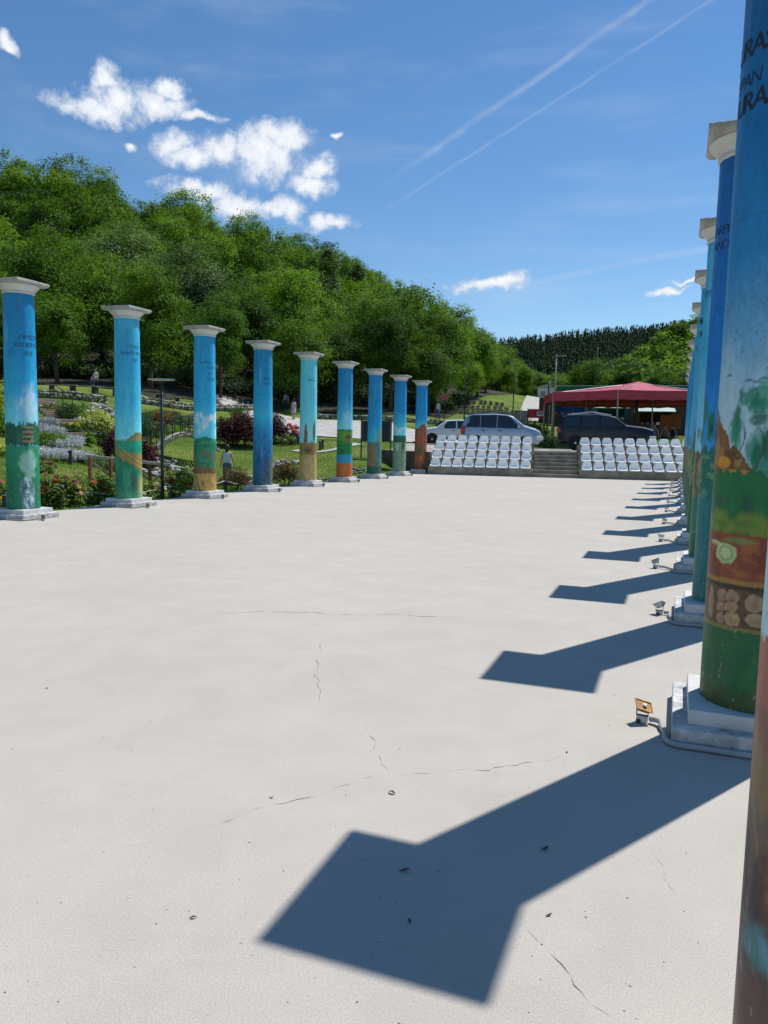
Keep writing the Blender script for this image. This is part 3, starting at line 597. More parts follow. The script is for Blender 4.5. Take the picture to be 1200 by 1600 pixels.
RT_ = {1: [('JURASOV', 3.59, .14, -.43), ('STEPAN', 3.44, .10, -.47), ('JURASOV', 3.315, .14, -.40)], 2: [('CARPEN', 3.42, .11, -.42), ('AND', 3.29, .11, -.37)], 3: [('SPEN', 3.4, .12, -.4)], 4: [('MET', 3.5, .13, -.38), ('HER', 3.3, .13, -.36)], 5: [('ELO', 3.4, .12, -.36)]}
for i, (x, y) in enumerate(RC):
    lab = RL[i] if i < 3 else 'blue painted column, %s from the camera in the receding right row' % ORD[i]
    nt_, nz = {0: (300, 700), 1: (300, 700), 2: (160, 360)}.get(i, (90, 170))
    column('R%d' % i, x, y, nt_, nz, RT_.get(i, []), lab, 300+i*11, True, 'right row of painted columns')

# ------------------------------------------------------------------ ground floodlights with their conduits
greym = mat('grey_plastic', (.38, .38, .37), rough=.55, var=.15, scale=12)
boxm = mat('white_junction_box', (.62, .61, .57), rough=.6, var=.2, scale=14)
rustm = mat('rusty_reflector', (.33, .18, .055), rough=.45, var=.45, scale=14, metal=.3)
alum = mat('dull_aluminium', (.42, .42, .42), rough=.45, var=.2, scale=12, metal=.5)
darkm = mat('dark_metal', (.035, .036, .04), rough=.5, var=.2, scale=8)
bulbm = mat('frosted_bulb', (.8, .76, .66), rough=.3, var=.05)
glm = mat('lamp_glass', (.10, .11, .12), rough=.08, var=.05, spec=.8)
def floodlight(x, y, rz, label, rusty, tilt, side, group, ccx, ccy):
    root = empty('floodlight', (x, y, 0), rz, label, 'floodlight', group)
    MB().box((0, 0, .035), (.10, .07, .07)).build('junction_box', boxm, root, bevel=.006)
    MB().lathe([(.022, 0), (.022, .035)], 12, (-.028, -.0, .0)).build('cable_gland', darkm, root, loc=(.0, -.04, .0))
    mb = MB(); mb.box((-.055, 0, .105), (.006, .022, .09)); mb.box((.055, 0, .105), (.006, .022, .09)); mb.box((0, 0, .073), (.116, .022, .006)); mb.build('bracket', darkm, root)
    h = MB(); a = .082; b = .062
    h.v += [(-a, -b, .028), (a, -b, .028), (a, b, .028), (-a, b, .028), (-a*.6, -b*.55, -.03), (a*.6, -b*.55, -.03), (a*.6, b*.55, -.03), (-a*.6, b*.55, -.03)]
    h.f += [(0, 1, 5, 4), (1, 2, 6, 5), (2, 3, 7, 6), (3, 0, 4, 7), (7, 6, 5, 4), (0, 3, 2, 1)]
    hs = h.build('housing', rustm if rusty else alum, root, (0, -.005, .15), bevel=.004); hs.rotation_euler = tilt
    fr_ = MB(); fr_.box((0, -b, .031), (2*a+.008, .010, .010)); fr_.box((0, b, .031), (2*a+.008, .010, .010)); fr_.box((-a, 0, .031), (.010, 2*b-.012, .010)); fr_.box((a, 0, .031), (.010, 2*b-.012, .010))
    fr_.build('rim', rustm if rusty else alum, hs)
    if rusty: MB().lathe([(.004, -.0), (.021, .004), (.024, .012), (.015, .02), (.003, .023)], 14, (.008, 0, .029)).build('bulb', bulbm, hs, smooth_=SM)
    else: MB().box((0, 0, .0295), (2*a-.016, 2*b-.016, .003)).build('glass', glm, hs)
    root.scale = (.58,)*3 if side > 0 else (.5,)*3
    # corrugated conduit from the box to the plinth and along its foot
    pts = []; k8 = 1/root.scale[0]; cx_, cy_ = (ccx-x), (ccy-y); e_ = side*.455
    raw = [(side*.03, 0, .02), (side*.07, -.01, .035), (side*.11, -.03, .03), (cx_-e_-side*.03, -.09, .02), (cx_-e_-side*.005, -.15, .018), (cx_-e_, cy_-.42, .018), (cx_-e_+side*.03, cy_-.455, .018), (cx_+side*.2, cy_-.458, .018), (cx_+side*.44, cy_-.458, .018)]
    Mr = Matrix.Rotation(-rz, 3, 'Z'); raw = [Mr @ Vector(p) for p in raw]
    for (p, q_) in zip(raw[:-1], raw[1:]):
        L = (Vector(q_)-Vector(p)).length; k = max(2, int(L/.012))
        for j in range(k): pts.append(Vector(p).lerp(Vector(q_), j/k))
    pts = [sum((pts[max(0, min(len(pts)-1, j+e))] for e in range(-3, 4)), Vector())/7 for j in range(len(pts))]
    pts = [p*k8 for p in pts]
    MB().tube(pts, [(.0155+(.0018 if j % 2 else 0))*k8 for j in range(len(pts))], 8).build('conduit', greym, root, smooth_=1)
    return root
for i, (x, y) in enumerate(RC[1:], 1):
    p = [None, gpix(1003, 1128), gpix(1030, 960)][i] if i < 3 else None
    X, Y = (-.20, y-.16) if p is None else (p[0], p[1])
    floodlight(X, Y, [0, R(-12), R(8)][i] if i < 3 else R(rnd.uniform(-25, 25)), 'small rusty orange floodlight beside the large green footed column' if i == 1 else 'small grey floodlight on the ground by the %s column of the right row' % ORD[i],
               i == 1, (R(-38+70), R(18), R(35)) if i == 1 else (R(rnd.uniform(-50, 40)), R(rnd.uniform(-40, 40)), R(rnd.uniform(-30, 30))), 1, 'ground floodlights of the right row', x, y)
for i, (x, y) in enumerate(LC):
    floodlight(x+.67, y-.2, R(rnd.uniform(-20, 20)), 'small floodlight at the foot of the %s column of the left row' % ORD[i], False, (R(rnd.uniform(60, 110)), R(rnd.uniform(-10, 10)), 0), -1, 'ground floodlights of the left row', x, y)

# ------------------------------------------------------------------ bleachers, stairs, seats
def fpt(s, t, z=0.): p = F0+FD*s+FN*t; return Vector((p[0], p[1], z))
bconc = mat('old_concrete', (.255, .222, .175), rough=.95, var=.38, scale=2.2, bump=.6, bscale=30, coords='Object')
RISE, TREAD = .36, .72
def bleacher(s0, s1, label):
    root = empty('bleacher', fpt(s0, 0), FA, label, 'bleacher', 'concrete bleachers')
    L = s1-s0
    for k in range(4):
        MB().box((L/2, TREAD*k+(3.0-TREAD*k)/2, RISE*k+RISE/2-(.15 if k == 0 else 0)), (L-.004*k, 3.0-TREAD*k, RISE-.004+(.3 if k == 0 else 0))).build('tier', bconc, root, bevel=.012)
    return root
SL0, SL1, SR0, SR1 = -.05, 4.66, 6.65, 12.4
bleacher(SL0, SL1, 'stepped concrete bleacher carrying the left block of white seats')
bleacher(SR0, SR1, 'stepped concrete bleacher carrying the right block of white seats')
st = empty('stairs', fpt(SL1, 0), FA, 'concrete stairs between the two blocks of white seats', 'stairs')
for k in range(7):
    wd = SR0-SL1-.02
    MB().box(((SR0-SL1)/2, .30*k+(2.9-.30*k)/2, .16*k+.08-(.1 if k == 0 else 0)), (wd-.006*k, 2.9-.30*k, .158+(.2 if k == 0 else 0))).build('step', bconc, st, bevel=.01)
seatm = mat('white_seat_plastic', (.86, .85, .82), rough=.38, var=.07, scale=5, obj_var=.05)
def seat_mesh():
    # a bucket shell: pan, curved back with cut corners, rolled rim
    nu, nv = 12, 16; W_ = .215
    prof = [(-.02, .0), (-.02, .045), (.02, .075), (.10, .068), (.20, .058), (.30, .062), (.36, .085), (.395, .13), (.412, .20), (.424, .28), (.432, .35), (.438, .40), (.45, .405), (.462, .39), (.455, .2), (.43, .06), (.40, .0)]
    halfw = [.19, .20, .205, .212, .215, .215, .215, .213, .208, .198, .180, .130, .12, .12, .19, .20, .19]
    curve = [0, 0, .01, .022, .03, .032, .036, .04, .04, .038, .03, .02, .01, .0, 0, 0, 0]
    mb = MB()
    for (y, z), hw, cv in zip(prof, halfw, curve):
        for k in range(nu+1):
            t = -1+2*k/nu; e = abs(t)**3
            mb.v.append((hw*t, y-(cv*1.1*e if z > .1 else 0), z+(cv*.9*e if z <= .1 else 0)))
    for i in range(len(prof)-1):
        for k in range(nu): a = i*(nu+1)+k; mb.f.append((a, a+1, a+nu+2, a+nu+1))
    for k in (0, nu):                                   # side walls down to the tier
        mb.f.append(tuple(i*(nu+1)+k for i in range(len(prof))))
    return mb.mesh('seat_shell', smooth_=R(50))
SEAT = seat_mesh()
RIM = MB().tube([(-.2, -.018, .05), (-.213, .2, .085), (-.216, .34, .11), (-.208, .385, .2), (-.186, .405, .33), (-.130, .425, .402), (0, .436, .408), (.130, .425, .402), (.186, .405, .33), (.208, .385, .2), (.216, .34, .11), (.213, .2, .085), (.2, -.018, .05)], .012, 6).mesh('rim', smooth_=1)
SEAT.materials.append(seatm); RIM.materials.append(seatm)
ROWN = ['front', 'second', 'third', 'top']
def seats(s0, s1, n, block, fromside):
    for k in range(4):
        for j in range(n):
            s_ = s0+(s1-s0)*(j+.5)/n
            idxn = (n-1-j) if fromside == 'r' else j
            o = empty('stadium_seat', fpt(s_, TREAD*k+.04, RISE*(k+1)-.003), FA+R(rnd.uniform(-1.2, 1.2)), 'white plastic seat, %s from the stairs in the %s row of the %s block' % (ORD[idxn], ROWN[k], block), 'seat', '%s block of white seats' % block)
            o.scale = (1, 1, .88); link('shell', SEAT, None, o); link('rim', RIM, None, o)
seats(SL0+.02, SL1-.08, 9, 'left', 'r'); seats(SR0+.08, SR1-.1, 11, 'right', 'l')
# retaining wall left of the bleacher
rw = MB(); a, b = fpt(-.08, .9), fpt(-3.0, 2.2)
rw.bar((a.x, a.y, .38), (b.x, b.y, .42), .28, 1.25)
rwo = rw.build('retaining_wall', mat('brown_concrete', (.10, .085, .065), rough=.95, var=.4, scale=3, bump=.5), bevel=.02); tag(rwo, 'low dark brown retaining wall left of the white seats', 'wall')

# ------------------------------------------------------------------ car park, road, paths
asph = mat('pale_asphalt', (.40, .385, .36), rough=.95, var=.22, scale=1.2, bump=.4, bscale=40)
carp = mat('gravelly_car_park', (.33, .31, .28), rough=.95, var=.3, scale=1.5, bump=.5, bscale=40)
def strip(name, pts, wid, m, label, cat, lift=.05, across=6):
    """road draped over the ground: pts in plan, smoothed"""
    pp = [Vector((p[0], p[1], 0)) for p in pts]; path = []
    for i in range(len(pp)-1):
        p0, p1, p2, p3 = pp[max(i-1, 0)], pp[i], pp[i+1], pp[min(i+2, len(pp)-1)]
        k = max(3, int((p2-p1).length/.8))
        for j in range(k):
            t = j/k; path.append(.5*((2*p1)+(p2-p0)*t+(2*p0-5*p1+4*p2-p3)*t*t+(3*p1-p0-3*p2+p3)*t**3))
    path.append(pp[-1]); vs = []; n = len(path)
    for i, p in enumerate(path):
        d = (path[min(i+1, n-1)]-path[max(i-1, 0)]).normalized(); nn = Vector((-d.y, d.x, 0))
        t = i/(n-1); ww = np.interp(t, np.linspace(0, 1, len(wid)), wid)
        for k in range(across+1):
            q_ = p+nn*ww*(k/across-.5); vs.append((q_.x, q_.y))
    v = np.array(vs); z = terr(v[:, 0], v[:, 1])+lift
    ii = np.arange(n*(across+1)).reshape(n, across+1)
    qd = np.stack([ii[:-1, :-1], ii[:-1, 1:], ii[1:, 1:], ii[1:, :-1]], -1).reshape(-1, 4)
    o = link(name, npmesh(name, np.column_stack([v, z]), qd, True), m); tag(o, label, cat, kind='structure'); return o
cpv = []
cs = np.linspace(-3.0, 13.5, 34); ct = np.linspace(2.95, 13.5, 24)
SS, TT = np.meshgrid(cs, ct); xs = F0[0]+FD[0]*SS+FN[0]*TT; ysx = F0[1]+FD[1]*SS+FN[1]*TT
zc = terr(xs.ravel(), ysx.ravel())+.02
ii = np.arange(SS.size).reshape(SS.shape); qd = np.stack([ii[:-1, :-1], ii[:-1, 1:], ii[1:, 1:], ii[1:, :-1]], -1).reshape(-1, 4)
cpk = link('car_park', npmesh('car_park', np.column_stack([xs.ravel(), ysx.ravel(), zc]), qd, True), carp); tag(cpk, 'pale gravelly car park behind the white seats', 'car park', kind='structure')
g = lambda u, d: tuple(G(u, d)[:2])
strip('road', [g(760, 50), g(700, 54), g(640, 55), g(575, 56), g(505, 59), g(440, 62.5), g(385, 65.5), g(330, 69)], [7, 8, 10, 13, 11, 6, 4.5, 4], asph, 'pale road climbing from the car park past the garden', 'road', .06, 10)
strip('path', [g(560, 44), g(525, 41.5), g(490, 41), g(460, 42)], [.7, .5, .45, .45], asph, 'narrow pale path crossing the lawn', 'path', .05, 4)
strip('hill_road', [g(822, 74), g(834, 88), g(838, 102), g(843, 116), g(862, 140)], [3, 3, 3, 3.4, 5], asph, 'pale road rising beside the red tent', 'road', .12, 6)

# ------------------------------------------------------------------ trees
def leaf_quads(name, pos, nrm, size, shade, aspect=.6):
    n = len(pos); r = rng.normal(size=(n, 3)); nrm = nrm/np.linalg.norm(nrm, axis=1, keepdims=True)
    t = r-nrm*(r*nrm).sum(1, keepdims=True); t /= np.linalg.norm(t, axis=1, keepdims=True)+1e-9; b = np.cross(nrm, t)
    s = size[:, None]
    v = np.stack([pos-t*s*.5, pos-b*s*aspect*.5+nrm*s*.08, pos+t*s*.5, pos+b*s*aspect*.5+nrm*s*.08], 1).reshape(-1, 3)
    me = npmesh(name, v, np.arange(4*n).reshape(n, 4))
    at = me.attributes.new('shade', 'FLOAT', 'POINT'); at.data.foreach_set('value', np.repeat(shade, 4).astype(np.float32))
    return me
def crown(name, seed, Rr, H, z0, nclump, per, leaf, flat=.8, cone=0., nl=6):
    r_ = np.random.default_rng(seed)
    # lobes
    lob = []
    for i in range(nl):
        h = (i+.5)/nl; zz = z0+H*(.18+.68*h); a = i*2.4+r_.uniform(0, 1); rad_ = Rr*(.45 if cone == 0 else .45*(1-cone*h))*(1-.35*abs(h-.35))
        lob.append((math.cos(a)*rad_, math.sin(a)*rad_, zz, Rr*r_.uniform(.45, .68)*(1-cone*h*.8)))
    lob.append((0, 0, z0+H*.55, Rr*.6*(1-cone*.4)))
    lob = np.array(lob)
    k = r_.integers(0, len(lob), nclump); d = r_.normal(size=(nclump, 3)); d[:, 2] += .25; d /= np.linalg.norm(d, axis=1, keepdims=True)
    cpos = lob[k, :3]+d*lob[k, 3:4]*r_.uniform(.72, 1.08, (nclump, 1))*np.array([1, 1, flat])
    cpos[:, 2] = np.maximum(cpos[:, 2], z0+.1*r_.random(nclump))
    csh = r_.normal(.5, .22, nclump)
    cr = Rr*r_.uniform(.12, .25, nclump)
    j = np.repeat(np.arange(nclump), per); m = len(j)
    off = r_.normal(size=(m, 3))*np.array([.62, .62, .42]); pos = cpos[j]+off*cr[j][:, None]
    ctr = np.array([0, 0, z0+H*.45]); outw = pos-ctr; outw /= np.linalg.norm(outw, axis=1, keepdims=True)
    nrm = outw*.75+np.array([0, 0, .45])+r_.normal(size=(m, 3))*.42
    return leaf_quads(name, pos, nrm, leaf*r_.uniform(.6, 1.3, m), np.clip(csh[j]+r_.normal(0, .09, m), 0, 1))
barkm = mat('bark', (.075, .06, .045), rough=.95, var=.35, scale=5, bump=.6)
def trunk_mesh(seed, H, r0, z0, Rr):
    rr = random.Random(seed); mb = MB(); pts = []; x = y = 0
    for i in range(6):
        t = i/5; pts.append((x, y, -.4+t*(H*.75+.4))); x += rr.uniform(-.18, .18); y += rr.uniform(-.18, .18)
    mb.tube(pts, [r0*1.25, r0, r0*.85, r0*.65, r0*.45, r0*.2], 8)
    for i in range(6):
        a = i*2.4+rr.random(); zz = z0+H*rr.uniform(.02, .4); b0 = Vector((0, 0, zz)); l = Rr*rr.uniform(.5, .8)
        mb.tube([b0, b0+Vector((math.cos(a)*l*.5, math.sin(a)*l*.5, l*.45)), b0+Vector((math.cos(a)*l, math.sin(a)*l, l*.8))], [r0*.42, r0*.26, r0*.07], 6)
    return mb.mesh('trunk', smooth_=1)
LM = {'green': leafmat('beech_leaves', (.038, .09, .011), (.175, .315, .027)), 'dark': leafmat('dark_leaves', (.022, .06, .010), (.105, .215, .024)),
      'grey': leafmat('grey_green_leaves', (.075, .13, .045), (.20, .29, .11), .2), 'yellow': leafmat('light_leaves', (.055, .125, .012), (.21, .35, .03)),
      'conifer': leafmat('conifer_needles', (.020, .048, .020), (.055, .105, .038), .1)}
PROT = []
def proto(kind, seed, Rr, H, z0, ncl, per, leaf, **kw):
    cm = crown('crown', seed, Rr, H, z0, ncl, per, leaf, **kw); cm.materials.append(LM[kind])
    tm = trunk_mesh(seed, H+z0, .16+.02*Rr, z0, Rr); tm.materials.append(barkm)
    return cm, tm
near = [proto('green', 1, 3.7, 9.8, 2.1, 240, 84, .23, nl=8), proto('green', 2, 4.2, 9.0, 2.0, 260, 84, .23, nl=9), proto('dark', 3, 3.5, 10.2, 2.2, 230, 84, .23, nl=8), proto('yellow', 4, 3.4, 8.6, 1.8, 210, 84, .23, nl=7)]
far = [proto('green', 11, 3.9, 10.0, .8, 170, 60, .33, nl=8), proto('green', 12, 4.3, 9.2, .8, 190, 60, .33, nl=9), proto('dark', 13, 3.6, 10.4, .9, 160, 60, .33, nl=8), proto('yellow', 14, 3.9, 9.2, .8, 170, 60, .33, nl=7)]
willow = proto('grey', 21, 4.2, 11.0, 1.5, 420, 62, .24, nl=9, flat=1.2)
poplar = proto('grey', 22, 2.4, 12.5, 1.5, 300, 50, .34, nl=10, cone=.7, flat=1.5)
bigc = None
def tree(pr, loc, sc, label, group, name='broadleaf_tree', sz=1.):
    o = empty(name, loc, rnd.uniform(0, 6.28), label, 'tree', group); o.scale = (sc, sc, sc*sz)
    link('crown', pr[0], None, o); link('trunk', pr[1], None, o); return o
db = lambda u: np.interp(u, [-150, 60, 200, 300, 450, 600, 700, 760, 830, 900], [54, 55.5, 58, 61.5, 70.5, 71.5, 76, 98, 120, 150])
ds = lambda u: np.interp(u, [-150, 0, 300, 500, 690, 760, 830, 900], [128, 136, 152, 174, 204, 224, 246, 260])
cand = []
spots = []
specials = [(185, 84, willow, 1.0, 'big grey green willow-like tree high among the forest, above second column'), (305, 76, willow, .95, 'grey green drooping tree rising behind the third column'),
            (512, 120, poplar, 1.15, 'tall slender grey green tree on the hillside, left of its pair'), (556, 124, poplar, 1.1, 'tall slender grey green tree on the hillside, right of its pair')]
for (u, d, pr, sc, lb) in specials:
    p = G(u, d); tree(pr, p, sc, lb, None, 'grey_green_tree'); spots.append((p.x, p.y))
for gxx in np.arange(-150, 60, 1.6):
    for gyy in np.arange(20, 260, 1.6):
        x, y = gxx+rnd.uniform(-.8, .8), gyy+rnd.uniform(-.8, .8)
        u, v, d = project((x, y, 10))
        if d < 40 or u < -150 or u > 850: continue
        if db(u) < d < ds(u)+4: cand.append((d, x, y, u))
cand.sort()
cell = {}
def ok(x, y, r):
    k = (int(x//10), int(y//10))
    for i in (-1, 0, 1):
        for j in (-1, 0, 1):
            for (a, b) in cell.get((k[0]+i, k[1]+j), ()):
                if (a-x)**2+(b-y)**2 < r*r: return False
    return True
for (x, y) in spots: cell.setdefault((int(x//10), int(y//10)), []).append((x, y))
placed = []
for (d, x, y, u) in cand:
    r = np.interp(d, [54, 70, 110, 180, 250], [5.2, 5.6, 6.3, 7.4, 8.6])
    if ok(x, y, r): cell.setdefault((int(x//10), int(y//10)), []).append((x, y)); placed.append((d, x, y, u))
TXY = np.array([(p[1], p[2]) for p in placed]); TZ = terr(TXY[:, 0], TXY[:, 1])
print('forest trees', len(placed))
FRONT = []
def where(u):
    cu_ = [38, 200, 325, 415, 484, 543, 591, 630, 664]
    if u < 0: return 'at the left edge of the picture'
    if u > 690: return 'near its far right end' if u > 770 else 'above the parked people carrier'
    k = min(range(9), key=lambda i: abs(cu_[i]-u)); dl = u-cu_[k]
    return ('right behind the %s column' if abs(dl) < 12 else 'just left of the %s column' if dl < 0 else 'just right of the %s column') % ORD[k]
# leaf litter under the trees
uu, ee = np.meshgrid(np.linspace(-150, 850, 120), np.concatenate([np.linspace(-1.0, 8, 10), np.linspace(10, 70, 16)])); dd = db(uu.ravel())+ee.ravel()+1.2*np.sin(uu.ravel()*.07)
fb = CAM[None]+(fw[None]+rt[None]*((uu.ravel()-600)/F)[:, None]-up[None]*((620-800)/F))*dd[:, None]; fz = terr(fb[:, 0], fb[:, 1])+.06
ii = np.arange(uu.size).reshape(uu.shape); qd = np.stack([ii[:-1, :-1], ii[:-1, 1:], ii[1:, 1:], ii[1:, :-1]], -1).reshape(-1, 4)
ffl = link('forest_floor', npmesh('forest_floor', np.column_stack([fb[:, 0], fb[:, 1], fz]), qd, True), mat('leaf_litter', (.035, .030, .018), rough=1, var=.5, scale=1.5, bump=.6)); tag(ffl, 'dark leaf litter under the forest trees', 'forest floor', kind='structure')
for (d, x, y, u), z in zip(placed[:296], TZ):
    e = d-db(u)
    pr = rnd.choice(near) if e < 13 or (d < 80 and rnd.random() < .5) else rnd.choice(far)
    sc = rnd.uniform(.78, 1.2)*np.interp(d, [60, 140, 240], [.95, 1.12, 1.2])
    if e < 5: sc *= .92
    sc *= np.interp(u, [600, 690, 760, 800, 830], [1, .96, .78, .58, .46])
    tone = {'beech_leaves': 'mid green', 'dark_leaves': 'dark green', 'light_leaves': 'light green'}[pr[0].materials[0].name]
    if e < 5: FRONT.append(u); lb = '%s front tree of the forest, %s' % (tone, where(u)); gp = 'front trees of the forest'
    else: lb = '%s forest tree on the %s left hillside, %s' % (tone, 'lower' if e < 22 else 'middle' if d < ds(u)-38 else 'upper', where(u)); gp = 'hillside forest trees'
    tree(pr, (x, y, z-.2), sc*.88, lb, gp, sz=rnd.uniform(.88, 1.16))
def merged(name, protos, items, label, cat, kind='stuff'):
    """a far wood that reads as one mass"""
    V = []; Q = []; Sh = []; off = 0
    for (x, y, z, sc, rz, k) in items:
        me = protos[k]; n = len(me.vertices); a = np.empty(n*3, np.float32); me.vertices.foreach_get('co', a); a = a.reshape(-1, 3)
        sh = np.empty(n, np.float32); me.attributes['shade'].data.foreach_get('value', sh)
        c_, s_ = math.cos(rz), math.sin(rz)
        b = np.stack([a[:, 0]*c_-a[:, 1]*s_, a[:, 0]*s_+a[:, 1]*c_, a[:, 2]], -1)*sc+np.array([x, y, z]); V.append(b)
        q_ = np.arange(n).reshape(-1, 4)+off; Q.append(q_); off += n; Sh.append(np.clip(sh+rnd.uniform(-.2, .2), 0, 1))
    me = npmesh(name, np.concatenate(V), np.concatenate(Q)); at = me.attributes.new('shade', 'FLOAT', 'POINT'); at.data.foreach_set('value', np.concatenate(Sh))
    o = link(name, me, MATS[protos[0].materials[0].name]); tag(o, label, cat, kind=kind); return o
rest = [(x, y, z-.2, rnd.uniform(.9, 1.15)*1.15, rnd.uniform(0, 6), rnd.randrange(2)) for (d, x, y, u), z in zip(placed[296:], TZ[296:])]
lowc = [crown('low_crown', 31, 4.2, 8.5, .6, 110, 13, .85), crown('low_crown', 32, 4.0, 9.0, .6, 110, 13, .85)]
for m_ in lowc: m_.materials.append(LM['green'])
if rest: merged('hill_crest_forest', lowc, rest, 'far leafy wood along the crest of the left hill', 'wood')
# right hill
items = []
cell = {}
for i in range(9000):
    u = rnd.uniform(850, 1330); d = rnd.uniform(108, 285)
    if d < np.interp(u, [850, 880, 900, 960, 1100, 1330], [170, 140, 128, 116, 112, 110]): continue
    p = P(u, 600, d); 
    if ok(p[0], p[1], np.interp(u, [850, 960, 1060], [4.4, 5, 6.3])): cell.setdefault((int(p[0]//10), int(p[1]//10)), []).append((p[0], p[1])); items.append((p[0], p[1], 0, rnd.uniform(.8, 1.25)*np.interp(u, [850, 960, 1060], [.55, .65, 1]), rnd.uniform(0, 6), rnd.randrange(2)))
zz = terr([i[0] for i in items], [i[1] for i in items]); items = [(a[0], a[1], z-.3, *a[3:]) for a, z in zip(items, zz)]
print('right hill', len(items))
merged('right_hill_forest', lowc, items, 'dense green wood on the slope behind the red tent', 'wood')
for ti, (u, d) in enumerate(((880, 132), (905, 118), (930, 109), (955, 104), (978, 101), (1003, 99), (1030, 97), (1056, 96), (1080, 95), (1105, 95), (892, 127), (942, 112), (990, 107), (1042, 104), (1090, 103))):
    p = G(u, d); tree(rnd.choice(far), p, rnd.uniform(.5, .68), 'leafy green tree behind the red tent, %s of the %s row from the left' % (ORD[ti if ti < 10 else ti-10], 'front' if ti < 10 else 'rear'), 'trees behind the tent')
# conifer ridge
def conifer_mesh(seed):
    r_ = np.random.default_rng(seed); n = 70; h = r_.random(n)**.8; a = r_.uniform(0, 6.28, n); rad_ = 3.2*(1-h)*r_.uniform(.5, 1.05, n)+.15
    pos = np.stack([np.cos(a)*rad_, np.sin(a)*rad_, 1+h*19], -1); nrm = np.stack([np.cos(a)*.6, np.sin(a)*.6, np.full(n, .8)], -1)+r_.normal(size=(n, 3))*.25
    return leaf_quads('conifer', pos, nrm, r_.uniform(2.4, 4.2, n)*(1-.62*h), np.clip(r_.normal(.4, .25, n), 0, 1), .7)
cons = [conifer_mesh(41), conifer_mesh(42), conifer_mesh(43)]
for m_ in cons: m_.materials.append(LM['conifer'])
items = []
for i in range(5200):
    u = rnd.uniform(740, 1300); d = rnd.uniform(370, 650); p = P(u, 560, d); items.append((p[0], p[1], 0, rnd.uniform(.42, .66), rnd.uniform(0, 6), rnd.randrange(3)))
zz = terr([i[0] for i in items], [i[1] for i in items]); items = [(a[0], a[1], z-.5, *a[3:]) for a, z in zip(items, zz)]
merged('conifer_forest', cons, items, 'dark conifer forest on the far ridge', 'wood')
cme = cons[0].copy()
for (u, d, sc) in ((694, 203, .62), (706, 204, .52), (742, 216, .42)):
    p = G(u, d); o = empty('conifer_tree', p, rnd.random()*6, 'dark pointed conifer on the crest of the left hill, above the forest' if u == 694 else 'small dark conifer on the left hill crest, %s' % ('second from the left' if u == 706 else 'farthest right'), 'tree', 'conifers on the left hill crest'); o.scale = (sc*.8, sc*.8, sc)
    link('crown', cme, None, o); MB().tube([(0, 0, -.5), (0, 0, 14)], [.35, .1], 6).build('trunk', barkm, o)

# ------------------------------------------------------------------ stone walls and rocks
stonem = [mat('grey_stone', (.28, .27, .26), rough=.9, var=.4, scale=4, bump=.6, obj_var=.35), mat('brown_stone', (.22, .185, .155), rough=.9, var=.4, scale=4, bump=.6, obj_var=.35)]
def rock_mesh(seed, m):
    r_ = np.random.default_rng(seed); bm = bmesh.new(); bmesh.ops.create_icosphere(bm, subdivisions=2, radius=.5)
    pl_ = [(r_.normal(size=3), r_.uniform(.28, .42)) for _ in range(9)]
    for v in bm.verts:
        p = np.array(v.co)
        for n, d in pl_:
            n = n/np.linalg.norm(n); k = p@n
            if k > d: p = p-n*(k-d)
        p += r_.normal(size=3)*.012; v.co = Vector(p*[1.15, .9, .75])
    me = bpy.data.meshes.new('stone'); bm.to_mesh(me); bm.free(); me.materials.append(m); return me
ROCKS = [rock_mesh(i, stonem[i % 2]) for i in range(8)]; GREYROCKS = ROCKS[::2]
def stone(parent, p, sc, rocks=ROCKS, squash=1.):
    o = link('stone', rnd.choice(rocks), None, parent, p); o.rotation_euler = (rnd.uniform(-.4, .4), rnd.uniform(-.4, .4), rnd.uniform(0, 6.28)); o.scale = (sc*rnd.uniform(.8, 1.25), sc*rnd.uniform(.8, 1.2), sc*rnd.uniform(.75, 1.1)*squash); return o
def stone_wall(pts, h, label, size, name='dry_stone_wall'):
    P0 = G(*pts[0]); root = empty(name, P0, 0, label, 'wall')
    pp = [G(*p) for p in pts]; segs = []
    for a, b in zip(pp[:-1], pp[1:]):
        L = (b-a).to_2d().length; k = max(1, int(L/size/.74))
        for i in range(k): segs.append((a+(b-a)*(i/k)))
    n = 0; rows = max(1, round(h/size/.8)); V = []
    for q_ in segs:
        for r_ in range(rows):
            x, y = q_.x+rnd.uniform(-.05, .05)+(r_ % 2)*size*.35, q_.y+rnd.uniform(-.07, .07); z = tz(x, y)+size*.28+r_*size*.62
            if n < 290: stone(root, Vector((x, y, z))-P0, size*rnd.uniform(.95, 1.3)); n += 1
            else: V.append((Vector((x, y, z))-P0, size*rnd.uniform(.95, 1.3)))
    if V:
        bm = bmesh.new()
        for p, sc in V:
            t = bmesh.new(); t.from_mesh(rnd.choice(ROCKS)); t.transform(Matrix.Translation(p) @ Matrix.Rotation(rnd.uniform(0, 6), 4, 'Z') @ Matrix.Scale(sc, 4)); me = bpy.data.meshes.new('t'); t.to_mesh(me); t.free(); bm.from_mesh(me); bpy.data.meshes.remove(me)
        me = bpy.data.meshes.new('wall_stones'); bm.to_mesh(me); bm.free(); o = link('wall_stones', me, stonem[0], root); o['kind'] = 'stuff'
    return root
stone_wall([(-40, 45.5), (60, 46), (120, 47.2), (170, 48)], .62, 'low dry stone wall on the slope between the first and second columns', .27)
stone_wall([(212, 52), (300, 57.5), (355, 61.5), (400, 65.5)], .62, 'low dry stone wall crossing behind the second and third columns', .28)
stone_wall([(498, 66.5), (560, 66), (640, 65.5), (720, 66)], .5, 'low stone kerb wall above the road behind the middle columns', .32)
